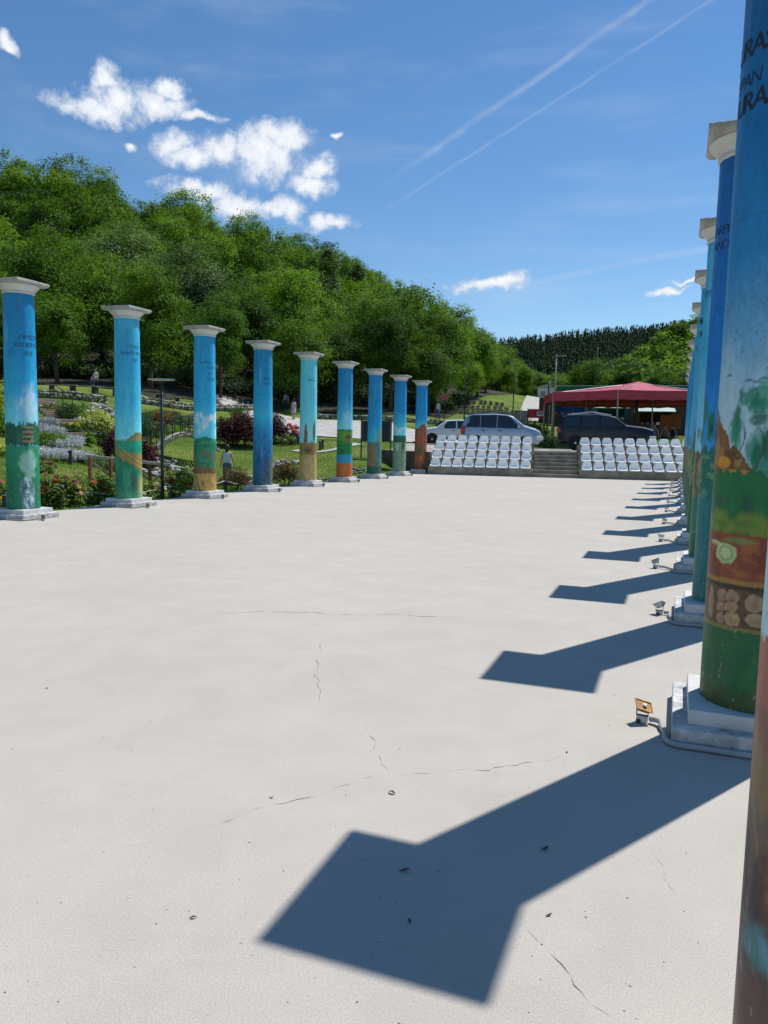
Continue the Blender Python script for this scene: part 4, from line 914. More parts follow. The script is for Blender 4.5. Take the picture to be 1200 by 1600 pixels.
def rock_pile(name, u, d, n, ru, rd, h, size, label, rocks=ROCKS):
    c_ = G(u, d); root = empty(name, c_, 0, label, 'rocks')
    for i in range(n):
        a, r_ = rnd.uniform(0, 6.28), math.sqrt(rnd.random()); x, y = c_.x+math.cos(a)*ru*r_, c_.y+math.sin(a)*rd*r_
        stone(root, Vector((x, y, tz(x, y)+size*.2+h*(1-r_)*rnd.random()))-c_, size*rnd.uniform(.7, 1.4), rocks)
    return root
rock_pile('rockery', 158, 43.5, 46, .95, .7, .75, .36, 'pile of grey boulders under the stone wall, left of second column', GREYROCKS)
rock_pile('rockery', 262, 33.5, 85, 1.1, 1.6, .75, .30, 'heap of pale rocks at the near end of the small bridge', GREYROCKS)
rock_pile('rockery', 238, 31.6, 34, .9, .8, .3, .26, 'low spread of rocks below the small bridge, beside the lamp post', GREYROCKS)
rock_pile('rockery', 443, 37.0, 42, 1.1, .5, .25, .26, 'line of grey rocks on the lawn behind the fourth column', GREYROCKS)
stone_wall([(365, 31.5), (385, 32.0), (405, 32.8), (425, 34)], .4, 'short edging of rounded stones by the pond', .30, 'stone_edging')
stone_wall([(499, 31.0), (520, 31.2), (545, 31.6)], .16, 'row of small white stones along the lawn behind fifth column', .17, 'stone_edging')
rock_pile('rockery', 580, 33.3, 60, 1.2, .8, .1, .15, 'patch of loose grey stones on the lawn below the dark board', GREYROCKS)
# pond
pc = G(345, 34.6); pr_ = []
for i in range(40):
    a = i/40*6.283; r_ = 2.3+.4*math.sin(3*a)+.2*math.sin(7*a+1); pr_.append((pc.x+r_*math.cos(a)*1.25, pc.y+r_*math.sin(a)*.75, pc.z+.05))
wm = mat('dark_pond_water', (.012, .018, .014), rough=.04, var=.2, scale=3, spec=.6, bump=.1)
pw = MB().add(pr_, [tuple(range(40))]).build('pond', wm); tag(pw, 'dark pond under the small bridge', 'pond', kind='structure')
# small arched bridge
woodm = mat('weathered_wood', (.30, .245, .18), rough=.85, var=.3, scale=8, bump=.4)
redwood = mat('brown_stained_wood', (.20, .085, .04), rough=.7, var=.3, scale=8, bump=.3)
pale = mat('pale_plank', (.42, .37, .29), rough=.85, var=.3, scale=8, bump=.3)
b0, b1 = G(240, 36.0), G(338, 37.5); ax = (b1-b0); ax.z = 0; Lb = ax.length; ang = math.atan2(ax.y, ax.x)
br = empty('arched_footbridge', b0, ang, 'small arched footbridge with thin dark railings over the pond', 'bridge')
zb = lambda t: .35+.75*math.sin(math.pi*t)
nb = 26
for i in range(nb):
    t0, t1 = i/nb, (i+.9)/nb; z0_, z1_ = zb(t0), zb(t1)
    MB().bar((t0*Lb, 0, z0_), (t1*Lb, 0, z1_), 1.1, .05).build('plank', pale, br) if False else MB().box(((t0+t1)/2*Lb, 0, (z0_+z1_)/2), ((t1-t0)*Lb, 1.15, .05), rot=Matrix.Rotation(-math.atan2(z1_-z0_, (t1-t0)*Lb), 3, 'Y')).build('plank', pale, br)
for sy in (-.56, .56):
    arc = lambda dz, n=20: [(i/n*Lb, sy, zb(i/n)+dz) for i in range(n+1)]
    MB().tube(arc(-.12), .07, 6).build('arch_beam', pale, br, smooth_=1)
    MB().tube(arc(.78), .022, 6).build('handrail', darkm, br, smooth_=1); MB().tube(arc(.45), .015, 6).build('rail', darkm, br, smooth_=1)
    for i in range(0, 9): t = i/8; MB().bar((t*Lb, sy, zb(t)-.05), (t*Lb, sy, zb(t)+.79), .035).build('post', darkm, br)
# steps up the slope, with a handrail
sp0, sp1 = G(134, 34.5), G(58, 45.0); stp = empty('garden_steps', sp0, 0, 'pale earth steps climbing the garden slope beside the first column', 'steps')
dirs = (sp1-sp0); dirs.z = 0; n = 15; rot = math.atan2(dirs.y, dirs.x)
stepm = mat('earthy_step', (.36, .29, .21), rough=.95, var=.3, scale=4, bump=.5)
for i in range(n):
    q_ = sp0+dirs*(i/n); z = tz(q_.x, q_.y); MB().box((0, 0, 0), (dirs.length/n*1.08, 1.5, .22), rz=rot).build('step', stepm, stp, Vector((q_.x, q_.y, z+.03))-sp0, bevel=.02)
side = Vector((-dirs.y, dirs.x, 0)).normalized()*-.95; prev = None
for i in range(0, 6):
    q_ = sp0+dirs*(i/5)+side; z = tz(q_.x, q_.y); a = Vector((q_.x, q_.y, z))-sp0
    MB().tube([a, a+Vector((0, 0, .95))], .025, 6).build('rail_post', darkm, stp)
    if prev: MB().tube([prev+Vector((0, 0, .93)), a+Vector((0, 0, .93))], .025, 6).build('handrail', darkm, stp)
    prev = a
# wooden rail fence by the rose bed
f0 = G(140, 23.4); f1 = G(262, 25.2); fe = empty('wooden_fence', f0, 0, 'low brown wooden fence with crossed braces behind the second column', 'fence'); dv = f1-f0
for i in range(5):
    q_ = f0+dv*(i/4)+Vector((.03, 0, 0)); z = tz(q_.x, q_.y); a = Vector((q_.x, q_.y, z-.1))-f0; MB().bar(a, a+Vector((0, 0, .82)), .09).build('post', redwood, fe, bevel=.01)
    if i < 4:
        q2 = f0+dv*((i+1)/4); a2 = Vector((q2.x, q2.y, tz(q2.x, q2.y)))-f0
        lo, hi = (a+Vector((0, .06, .2)), a2+Vector((0, .06, .66))) if i % 2 else (a+Vector((0, .06, .66)), a2+Vector((0, .06, .15)))
        MB().bar(lo, hi, .06).build('brace', woodm, fe, bevel=.008)
z0_, z1_ = tz(f0.x, f0.y)-f0.z+.74, tz(f1.x, f1.y)-f0.z+.74
MB().bar(Vector((-.1, 0, z0_)), Vector((dv.x+.1, dv.y, z1_)), .10).build('top_rail', pale, fe, bevel=.012)
# low black posts and ropes along the plaza edge
ropem = mat('pale_rope', (.45, .42, .36), rough=.9, var=.2, scale=30)
PP = []
for (u, d, lb) in ((8, 16.4, 'in front of the lion painted column'), (133, 17.9, 'between the first and second columns'), (263, 20.6, 'beside the thin lamp post'), (352, 23.6, 'right of the third column'), (398, 26.0, 'left of the fourth column')):
    p = G(u, d); o = empty('rope_post', p, 0, 'short black rope post %s' % lb, 'post', 'rope posts along the plaza edge'); MB().lathe([(.055, -.1), (.055, .36), (.045, .375)], 12).build('shaft', darkm, o, smooth_=SM); MB().lathe([(.06, .30), (.06, .33)], 12).build('collar', greym, o); PP.append(p+Vector((0, 0, .33)))
for i, (a, b) in enumerate(zip(PP[:-1], PP[1:])):
    MB().tube([a.lerp(b, t/10)-Vector((0, 0, .14*math.sin(math.pi*t/10))) for t in range(11)], .013, 6).build('rope', ropem, smooth_=1); o = COL.objects[-1]
    tag(bpy.data.objects[o.name], 'pale rope sagging between black posts, %s span from the left' % ORD[i], 'rope', 'ropes along the plaza edge')
# thin lamp post with a flat head
lp = G(254, 19.6); lo_ = empty('lamp_post', lp, 0, 'thin dark green lamp post with a flat horizontal head, right of second column', 'lamp post')
MB().tube([(0, 0, -.1), (0, 0, 1.2), (0, 0, 3.05)], [.05, .042, .03], 10).build('pole', mat('dark_green_metal', (.012, .03, .027), rough=.45, var=.15), lo_, smooth_=1)
hb = MB().box((0, 0, 3.09), (.62, .26, .035), rz=.2).build('lamp_head', alum, lo_, bevel=.008); MB().box((0, 0, 3.068), (.5, .2, .008), rz=.2).build('lens', bulbm, hb)
MB().lathe([(.09, -.02), (.09, .015), (.05, .03)], 12).build('base_plate', darkm, lo_)
# garden bollards
for (u, d, lb) in ((110, 27.3, 'at the foot of the silvery flower bank'), (96, 17.2, 'near the rose bed by the first column'), (333, 52, 'on the slope left of the third column'), (500, 41.5, 'beside the pale path behind the fifth column'), (504, 42.0, 'right of its twin beside the pale path'), (466, 44.0, 'in front of the pink flower bed'), (300, 50, 'above the small bridge')):
    p = G(u, d); o = empty('garden_bollard', p, 0, 'short black garden bollard %s' % lb, 'bollard', 'garden bollards'); MB().lathe([(.06, -.1), (.06, .42), (.075, .43), (.075, .5), (.05, .52)], 12).build('body', darkm, o, smooth_=SM); MB().lathe([(.055, .40), (.055, .425)], 12).build('lens', greym, o)

# ------------------------------------------------------------------ garden plants
def flower_mesh(seed, r_):
    g_ = np.random.default_rng(seed); n = 26; d = g_.normal(size=(n, 3)); d[:, 2] = np.abs(d[:, 2])*.8; d /= np.linalg.norm(d, axis=1, keepdims=True)
    return leaf_quads('flower', d*r_*.75, d+g_.normal(size=(n, 3))*.3, np.full(n, r_*1.25), g_.random(n), .9)
FL = {}
def flowers(kind):
    if kind not in FL:
        c1, c2 = {'red': ((.35, .008, .012), (.62, .03, .03)), 'pink': ((.50, .06, .14), (.75, .22, .30)), 'peach': ((.62, .28, .14), (.75, .5, .3)), 'white': ((.65, .63, .55), (.8, .78, .72)), 'yellow': ((.6, .42, .02), (.75, .62, .06)), 'magenta': ((.45, .02, .13), (.66, .05, .22)), 'coral': ((.62, .12, .06), (.75, .3, .2))}[kind]
        FL[kind] = flower_mesh(len(FL)+5, 1.); FL[kind].materials.append(leafmat('petals_'+kind, c1, c2, .25, .1))
    return FL[kind]
PL = {'rose': leafmat('rose_leaves', (.07, .12, .025), (.21, .29, .06)), 'purple': leafmat('barberry_leaves', (.030, .010, .014), (.11, .032, .042), .2), 'lime': leafmat('lime_leaves', (.20, .26, .03), (.56, .60, .16), .3), 'bright': leafmat('fresh_leaves', (.07, .15, .015), (.19, .34, .04)),
      'silver': leafmat('silver_leaves', (.38, .40, .43), (.80, .79, .88), .1), 'deep': leafmat('deep_leaves', (.018, .045, .015), (.06, .115, .035)), 'blue': leafmat('blue_green_needles', (.05, .10, .065), (.11, .18, .11), .15), 'bronze': leafmat('bronze_leaves', (.05, .035, .018), (.15, .11, .045)), 'mid': leafmat('mid_leaves', (.045, .09, .018), (.13, .21, .045))}
def bush(u, d, rx, h, kind, label, n=1500, leaf=.07, fl=(), nf=0, fr=.05, spiky=False, name='shrub', cat='shrub', group=None, ry=None):
    p = G(u, d); o = empty(name, p, rnd.uniform(0, 6), label, cat, group); sd_ = rnd.randrange(10**6); g_ = np.random.default_rng(sd_)
    nc = max(14, n//45); a = g_.uniform(0, 6.28, nc); rr = np.sqrt(g_.random(nc)); zt = h*(1-.55*rr**2)*g_.uniform(.45, 1.0, nc)
    cp = np.stack([np.cos(a)*rr*rx*.85, np.sin(a)*rr*(ry or rx)*.85, np.maximum(zt, .06)], -1); csh = g_.normal(.5, .22, nc); j = g_.integers(0, nc, n)
    if spiky:
        base = cp[j]*np.array([1, 1, .5]); t = g_.random(n)[:, None]; dirv = np.stack([g_.normal(0, .25, n), g_.normal(0, .25, n), np.ones(n)], -1)
        pos = base+dirv*t*h*.6; nrm = np.stack([g_.normal(size=n), g_.normal(size=n), g_.normal(size=n)*.3+.3], -1)
    else:
        pos = cp[j]+g_.normal(size=(n, 3))*np.array([rx*.16, rx*.16, h*.12]); nrm = np.stack([pos[:, 0]/rx*.7, pos[:, 1]/rx*.7, np.full(n, .8)], -1)+g_.normal(size=(n, 3))*.5
    pos[:, 2] = np.maximum(pos[:, 2], .01)
    me = leaf_quads('foliage', pos, nrm, leaf*g_.uniform(.6, 1.4, n), np.clip(csh[j]+g_.normal(0, .15, n), 0, 1), .35 if spiky else .62); link('foliage', me, PL[kind], o)
    mb = MB()
    for i in range(7):
        q_ = cp[i]; mb.tube([(q_[0]*.1, q_[1]*.1, -.08), (q_[0]*.5, q_[1]*.5, q_[2]*.5), tuple(q_)], [.014, .010, .005], 5)
    mb.build('stems', barkm, o)
    for i in range(nf):
        q_ = cp[g_.integers(0, nc)]; f = link('flower', flowers(fl[i % len(fl)]), None, o, (q_[0]*1.05+g_.normal()*.05, q_[1]*1.05+g_.normal()*.05, q_[2]+h*.1+abs(g_.normal())*.04)); s_ = fr*g_.uniform(.75, 1.3); f.scale = (s_, s_, s_)
    return o
RG = 'rose bushes along the plaza edge'
for (u, d, rx, h, n, fl, nf, lb) in ((72, 16.9, .42, .8, 1500, ('red', 'pink'), 9, 'rose bush with red and pink blooms right beside the first column'), (100, 17.6, .5, .75, 1700, ('red', 'peach', 'magenta'), 12, 'rose bush with magenta and peach blooms between first two columns'),
        (128, 18.4, .5, .72, 1700, ('red', 'coral', 'red'), 9, 'rose bush with dark red blooms behind the short rope post'), (152, 18.8, .45, .8, 1500, ('pink', 'coral'), 8, 'rose bush with tall pale pink blooms by the wooden fence'), (170, 19.0, .45, .7, 1500, ('red', 'magenta'), 9, 'rose bush with red blooms just left of the second column'),
        (236, 20.3, .4, .5, 1300, ('white', 'pink'), 10, 'low rose bush with white blooms at the lamp post'), (274, 21.2, .5, .85, 1700, ('red', 'red', 'white'), 12, 'rose bush with deep red blooms left of the third column'), (296, 22.0, .45, .9, 1500, ('red', 'coral'), 10, 'taller rose bush with red blooms touching the third column'),
        (8, 17.2, .5, .6, 1500, ('yellow', 'pink'), 6, 'rose bush at the left edge, behind the first column')):
    bush(u, d, rx, h*.82, 'rose', lb, n, .075, fl, int(nf*1.25), .058, name='rose_bush', cat='rose bush', group=RG)
bush(366, 25.0, .62, .72, 'bronze', 'bronze leaved low shrub with pale pink blooms, right of third column', 2600, .06, ('pink',), 6, .03)
bush(447, 27.3, .72, .85, 'bronze', 'dark bronze shrub with red blooms right of the fourth column', 3200, .06, ('red',), 7, .04)
bush(384, 43, 1.1, 1.8, 'purple', 'large dark purple shrub behind the woman in the white top', 7000, .11, ('pink',), 6, .06)
bush(356, 42.5, .75, 1.5, 'purple', 'dark purple shrub right of the third column', 4000, .11)
bush(430, 45, .7, 1.6, 'purple', 'dark purple shrub right of the fourth column', 4000, .11, ('red',), 3, .08)
bush(180, 31.0, .55, 1.25, 'purple', 'dark purple shrub peeping out left of the second column', 2600, .09)
bush(228, 32.0, .62, 1.2, 'purple', 'dark purple shrub right of the second column by the rocks', 3000, .09)
bush(455, 46, .8, .9, 'mid', 'bed of pink flowers beside the road, between fourth and fifth columns', 2200, .09, ('pink', 'magenta', 'pink', 'white'), 70, .12, name='flower_bed', cat='flower bed')
bush(446, 44.5, .9, .5, 'mid', 'low bed of white flowers below the pink ones', 2000, .08, ('white',), 26, .06, name='flower_bed', cat='flower bed')
bush(150, 36.5, .95, 1.15, 'lime', 'pale yellow green shrub on the slope left of the second column', 3600, .12, ('white',), 14, .09)
bush(138, 33.0, .36, .55, 'bright', 'small bright green shrub below the yellow green one', 1300, .08)
bush(112, 38.5, .9, .8, 'deep', 'dark green shrub on the slope beside the garden steps', 2200, .1)
bush(165, 34.5, .9, .6, 'deep', 'dark green shrub below the pale yellow green one', 2000, .09)
bush(222, 37, .8, 1.5, 'blue', 'feathery blue green shrub right of the second column', 3600, .11, spiky=True)
bush(252, 45, .8, .7, 'bronze', 'bronze shrub with red blooms above the small bridge', 1700, .09, ('red', 'coral'), 6, .09)
bush(240, 47, 1.0, .5, 'mid', 'low green shrub under the stone wall, right of second column', 1700, .1, ('pink', 'white'), 8, .06)
bush(285, 47, 1.2, .6, 'mid', 'low leafy bed behind the bridge railing', 2400, .1)
bush(375, 55, .8, 1.4, 'mid', 'tall green perennial above the purple shrub', 1600, .12, spiky=True)
bush(352, 52, .9, .7, 'mid', 'yellowish flowering bed right of the third column', 1600, .1, ('yellow', 'white'), 10, .07)
SG = 'silvery flower bank'
for i, (u, d, rx, h, lb) in enumerate(((70, 27.5, .8, .45, 'lowest on the left, by the first column'), (98, 27.8, .8, .45, 'lowest in the middle, behind the bollard'), (122, 28.4, .7, .42, 'lowest on the right'), (102, 30.2, .8, .5, 'second tier, right'), (66, 33.2, .7, .5, 'upper left beside the column'), (84, 32.8, .6, .5, 'upper middle'), (110, 31.8, .65, .45, 'upper right near the steps'), (73, 35.5, .6, .45, 'topmost on the bank'))):
    bush(u, d, rx, h, 'silver', 'mound of silvery lilac flowers, %s' % lb, 4200, .065, spiky=True, name='silver_plant', cat='plant', group=SG)
bush(80, 30.3, .75, .55, 'bright', 'green shrub in the middle of the silvery bank', 2400, .08)
bush(165, 28.6, .9, .4, 'mid', 'low trailing green plants right of the silvery bank', 2400, .08)
bush(140, 29.0, .6, .35, 'deep', 'low dark green plants at the end of the silvery bank', 1500, .07)
bush(4, 38.5, 1.0, 1.3, 'lime', 'yellow flowered shrub at the left edge, high on the slope', 2600, .11, ('yellow',), 26, .08)
bush(2, 32, 1.0, 1.0, 'bright', 'fresh green shrub at the left edge of the garden', 3000, .1)
bush(4, 27.5, .9, .6, 'lime', 'lime green shrub at the left edge, low on the slope', 2400, .09)
bush(832, 58, .9, 1.4, 'mid', 'green shrub left of the dark suv, by the tent', 2000, .13)
bush(852, 51, .8, 1.3, 'deep', 'dark green shrub between the two cars', 2000, .12)
bush(1062, 46, .8, .75, 'lime', 'yellow green shrub at the tent, beside the right columns', 1800, .1, ('yellow',), 8, .05)
bush(1036, 46.5, .8, .6, 'bright', 'green shrub behind the right seats', 1500, .1)
bush(1010, 47, .8, .5, 'mid', 'low green shrub in front of the dark car', 1300, .1)
for i, (u, d, rx, h, kd, fl, lb) in enumerate(((245, 41, .8, .55, 'mid', ('red', 'white'), 'flowering green bed behind the bridge, left end'), (275, 43, .9, .5, 'bright', ('pink', 'white'), 'flowering green bed behind the bridge, middle'), (318, 45, .9, .6, 'mid', ('coral', 'yellow'), 'flowering green bed behind the bridge, right end'), (262, 50, 1., .5, 'bronze', ('pink', 'coral'), 'reddish bed under the stone wall above the bridge'), (310, 53, 1., .45, 'mid', ('white', 'yellow'), 'low flowering bed under the stone wall, left of third column'),
        (90, 41, .9, .5, 'mid', ('white',), 'low green bed high on the slope beside the steps'), (108, 35, .6, .45, 'mid', ('yellow',), 'small green bed at the lower steps'), (122, 42, .9, .5, 'bright', ('white',), 'bright low bed left of the boulder pile'), (185, 39, .8, .6, 'bright', ('white',), 'bright green bed behind the second column'), (400, 46, .9, 1.0, 'mid', ('pink', 'coral'), 'green flowering shrub left of the fourth column'), (60, 24, .5, .4, 'mid', ('pink',), 'low plants on the lawn right of the first column'))):
    bush(u, d, rx, h, kd, lb, 1700, .08, fl, 12, .06)
for i in range(30):
    u = -10+i*25+rnd.uniform(-6, 6); d = float(db(u))+rnd.uniform(4.0, 8.0)
    bush(u, d, rnd.uniform(1.3, 2.0), rnd.uniform(1.2, 2.2), 'deep', 'dark undergrowth shrub in the forest shade, %s' % where(u), 1500, .2, name='undergrowth_shrub', group='undergrowth at the forest edge')
# grass: fine blades over the near lawn
def grass(n, u0, u1, d0, d1, h, w_):
    u = rng.uniform(u0, u1, n); d = d0+(d1-d0)*rng.random(n)**.8
    base = CAM[None]+(fw[None]+rt[None]*((u-600)/F)[:, None]-up[None]*((720-800)/F))*d[:, None]
    x, y = base[:, 0], base[:, 1]; t = (x-F0[0])*FN[0]+(y-F0[1])*FN[1]; s_ = (x-F0[0])*FD[0]+(y-F0[1])*FD[1]
    keep = (x < PX0-.08) & ~((s_ > -3.2) & (t > 2.5)) & (np.hypot((x-pc.x)/1.3, y-pc.y) > 2.6)
    x, y = x[keep], y[keep]; z = terr(x, y); m = len(x); a = rng.uniform(0, 6.28, m); hh = h*rng.uniform(.5, 1.4, m); l = rng.normal(0, .4, (m, 2))*hh[:, None]
    dx, dy = np.cos(a)*w_, np.sin(a)*w_
    v = np.stack([np.stack([x-dx, y-dy, z-.01], -1), np.stack([x+dx, y+dy, z-.01], -1), np.stack([x+l[:, 0]+dx*.2, y+l[:, 1]+dy*.2, z+hh], -1), np.stack([x+l[:, 0]-dx*.2, y+l[:, 1]-dy*.2, z+hh], -1)], 1).reshape(-1, 3)
    me = npmesh('grass', v, np.arange(4*m).reshape(m, 4)); pn = fbm(x*.5, y*.5, 5); at = me.attributes.new('shade', 'FLOAT', 'POINT'); at.data.foreach_set('value', np.repeat(np.clip(pn*1.5-.25+rng.normal(0, .15, m), 0, 1), 4).astype(np.float32))
    return me
go = link('grass', grass(90000, -20, 700, 15, 48, .06, .009), leafmat('grass_blades', (.055, .12, .012), (.16, .25, .035), .3)); tag(go, 'short green grass of the garden lawn', 'grass', kind='stuff')

# ------------------------------------------------------------------ cars
tyrem = mat('tyre_rubber', (.018, .018, .019), rough=.85, var=.2, scale=10)
rimm = mat('alloy_rim', (.52, .53, .54), rough=.3, var=.08, metal=.7)
cglass = mat('car_glass', (.018, .024, .030), rough=.03, var=.05, spec=.9)
headm = mat('headlamp_glass', (.66, .68, .70), rough=.08, var=.1, spec=.8)
tailm = mat('tail_lamp', (.40, .012, .02), rough=.12, var=.1, spec=.7)
trimm = mat('black_trim', (.02, .02, .022), rough=.45, var=.1)
chrome = mat('chrome', (.7, .7, .72), rough=.12, var=.05, metal=.9)
def car(name, label, loc, rz, L, W_, H, top, belt, paint, wheels, wr, wins, wind, rear, low=.28, rails=False, ng=44):
    root = empty(name, loc, rz, label, 'car')
    tx, tzv = [t[0] for t in top], [t[1] for t in top]; bx, bz = [t[0] for t in belt], [t[1] for t in belt]
    def w_at(x):
        e = min(x, L-x)/L; return W_/2*(.80+.20*min(1, (e/.10))**.5)
    def sect(x):
        zt, zbl = float(np.interp(x, tx, tzv)), float(np.interp(x, bx, bz)); w_ = w_at(x); zl = low+(.12 if min(x, L-x) < .15 else 0)
        zbl = min(zbl, zt-.05); wt = w_*.96-(zt-zbl)*.30
        return [(w_*.90, zl), (w_*.985, zl+.14), (w_, (zl+zbl)*.5), (w_*.985, zbl-.10), (w_*.96, zbl), (wt, zt-.05), (wt*.86, zt), (0, zt+.025)]
    xs_ = sorted(set(list(np.linspace(.0, L, ng))+tx)); mb = MB(); nn = 15
    for x in xs_:
        h = sect(x); ring = [(x-L/2, y, z) for y, z in h]+[(x-L/2, -y, z) for y, z in h[-2::-1]]; mb.v += ring
    for i in range(len(xs_)-1):
        for k in range(nn-1): a = i*nn+k; mb.f.append((a, a+1, a+nn+1, a+nn))
        mb.f.append((i*nn, (i+1)*nn, (i+1)*nn+nn-1, i*nn+nn-1))
    mb.f += [tuple(range(nn)), tuple((len(xs_)-1)*nn+k for k in range(nn))]
    body_ = mb.build('body', paint, root, smooth_=R(32))
    def sp(x, f, sgn, off=.006):                           # a point on the glasshouse side
        h = sect(x); (y0, z0), (y1, z1) = h[4], h[5]; y = y0+(y1-y0)*f+off; return (x-L/2, sgn*y, z0+(z1-z0)*f)
    for sgn in (1, -1):
        for (xa, xb, xc, xd, f0_, f1_) in wins:             # lower rear, lower front, upper front, upper rear
            m_ = MB(); k = 6; vs = []
            for i in range(k+1):
                t = i/k; vs.append(sp(xa+(xb-xa)*t, f0_, sgn)); vs.append(sp(xd+(xc-xd)*t, f1_, sgn))
            m_.add(vs, [(2*i, 2*i+2, 2*i+3, 2*i+1) for i in range(k)]); m_.build('window', cglass, root)
        for (wx) in wheels:
            well = MB(); pts = [((wx-L/2)+math.cos(t)*wr*1.18, math.sin(t)*wr*1.18+wr) for t in np.linspace(-.25, math.pi+.25, 18)]
            y = W_/2*sgn
            well.prism(pts, y*.9, y*1.004+.004*sgn); well.build('wheel_arch', trimm, root)
            wt = empty('wheel', (wx-L/2, y*.93, wr)); wt.parent = root
            tyre = MB().lathe([(wr*.66, -.10), (wr*.93, -.11), (wr, -.07), (wr, .07), (wr*.93, .11), (wr*.66, .10)], 28); o = tyre.build('tyre', tyrem, wt, smooth_=SM); o.rotation_euler = (R(90), 0, 0)
            rm = MB(); rm.lathe([(wr*.67, -.09), (wr*.67, .09), (wr*.60, .095), (wr*.58, .04)], 28)
            for s5 in range(5):
                a = s5*2*math.pi/5+.3
                rm.bar((0, 0, .06), (math.cos(a)*wr*.62, math.sin(a)*wr*.62, .075), .075, .05)
            rm.lathe([(.06, .03), (.06, .10), (.03, .105)], 12); o = rm.build('rim', rimm, wt, smooth_=SM); o.rotation_euler = (R(-90*sgn), 0, 0)
        # door lines, handles, sill, mirror
        for dx in [ (w0[0]+w0[1])/2 if False else w0[1]+.03 for w0 in wins[1:]]:
            h = sect(dx); MB().add([(dx-L/2-.006, sgn*(h[4][0]+.003), h[4][1]), (dx-L/2+.006, sgn*(h[4][0]+.003), h[4][1]), (dx-L/2+.006, sgn*(h[2][0]+.004), h[2][1]), (dx-L/2-.006, sgn*(h[2][0]+.004), h[2][1]), (dx-L/2+.006, sgn*(h[1][0]+.006), h[1][1]+.05), (dx-L/2-.006, sgn*(h[1][0]+.006), h[1][1]+.05)], [(0, 1, 2, 3), (3, 2, 4, 5)]).build('door_seam', trimm, root)
        for (xa, xb, xc, xd, f0_, f1_) in wins[-2:]:
            hx = xa+.16; h = sect(hx); MB().box((hx-L/2, sgn*(h[3][0]+.012), h[3][1]-.02), (.20, .035, .035)).build('door_handle', trimm, root, bevel=.008)
        MB().box((0, sgn*(W_/2*.985), low+.10), (L*.52, .05, .14)).build('sill_trim', trimm, root, bevel=.015)
        mx_ = wins[-1][1]-.12; h = sect(mx_); mm = MB().box((mx_-L/2+.02, sgn*(h[4][0]+.11), h[4][1]+.09), (.13, .22, .15)).build('mirror', paint, root, bevel=.03)
        hl = L-.20; h = sect(hl); MB().box((hl-L/2+.02, sgn*(h[3][0]-.14), h[3][1]-.01), (.38, .34, .17), rz=-sgn*.35).build('headlight', headm, root, bevel=.04)
        h = sect(.12); MB().box((.11-L/2, sgn*(h[3][0]-.06), h[3][1]+.02), (.26, .20, rear), rz=sgn*.3).build('tail_light', tailm, root, bevel=.03)
        if rails: MB().tube([sp(tx[2]+.3, 1.12, sgn, -.04), sp(L*.35, 1.3, sgn, -.02), sp(wind[1]-.25, 1.2, sgn, -.04)], .018, 6).build('roof_rail', chrome if rails == 2 else trimm, root)
    # windscreen and rear window lie on the roof line
    for (x0, x1, nm) in ((wind[1], wind[0], 'windscreen'), (tx[1]+.02, tx[2]-.02, 'rear_window')):
        vs = []
        for i in range(5):
            x = x0+(x1-x0)*i/4; h = sect(x); n_x = .02*(1 if nm == 'windscreen' else -1); vs += [(x-L/2+n_x, h[6][0]*.98, h[6][1]+.018), (x-L/2+n_x, 0, h[7][1]+.014), (x-L/2+n_x, -h[6][0]*.98, h[6][1]+.018)]
        fs = []
        for i in range(4): fs += [(3*i, 3*i+1, 3*i+4, 3*i+3), (3*i+1, 3*i+2, 3*i+5, 3*i+4)]
        MB().add(vs, fs).build(nm, cglass, root)
    h = sect(L-.02); MB().box((L/2-.02, 0, .68), (.06, W_*.5, .18)).build('grille', trimm, root, bevel=.02); MB().box((L/2+.005, 0, .70), (.03, W_*.44, .03)).build('grille_bar', chrome, root)
    MB().box((L/2-.04, 0, .44), (.12, W_*.78, .16)).build('bumper', trimm, root, bevel=.04); MB().box((L/2+.03, 0, .50), (.015, .5, .11)).build('number_plate', boxm, root)
    return root
silver = mat('silver_blue_paint', (.36, .42, .50), rough=.28, var=.05, metal=.35, coat=.6)
white_p = mat('white_car_paint', (.62, .63, .63), rough=.3, var=.04, coat=.6)
navy = mat('dark_navy_paint', (.008, .009, .016), rough=.35, var=.05, metal=.0, coat=.25)
def on_park(u, d): p = G(u, d); return Vector((p.x, p.y, p.z+.02))
c1_ = car('silver_people_carrier', 'silver blue people carrier parked behind the left block of seats', on_park(784, 41.0), R(8), 4.55, 1.78, 1.68,
    [(0, 1.0), (.03, 1.18), (.20, 1.62), (.6, 1.73), (1.9, 1.76), (2.65, 1.70), (2.9, 1.63), (3.58, 1.18), (4.15, 1.04), (4.42, .90), (4.55, .66)], [(0, .98), (.4, 1.06), (2.6, 1.03), (3.6, 1.04), (4.55, .62)], silver, (.86, 3.64), .32,
    [(.26, 1.06, 1.06, .40, .04, .97), (1.10, 2.0, 2.0, 1.10, .02, .98), (2.05, 3.36, 2.74, 2.05, .02, .98)], (3.52, 2.93), .42, rails=1)
c1_.scale = (.92, 1, 1.05)
c2_ = car('dark_suv', 'large dark navy off-road car parked behind the stairs', on_park(945, 41.6), R(5), 5.25, 1.93, 1.82,
    [(0, 1.04), (.04, 1.18), (.24, 1.74), (.6, 1.82), (2.2, 1.86), (2.95, 1.76), (3.1, 1.74), (3.70, 1.32), (4.7, 1.22), (5.14, 1.10), (5.25, .78)], [(0, 1.06), (.4, 1.20), (2.9, 1.20), (3.7, 1.18), (5.25, .76)], navy, (1.02, 4.12), .385,
    [(.34, 1.22, 1.22, .44, .05, .9), (1.32, 2.26, 2.26, 1.32, .03, .93), (2.36, 3.44, 2.98, 2.36, .03, .93)], (3.68, 3.14), .22, low=.34, rails=2)
c2_.scale = (.955, 1, 1.05)
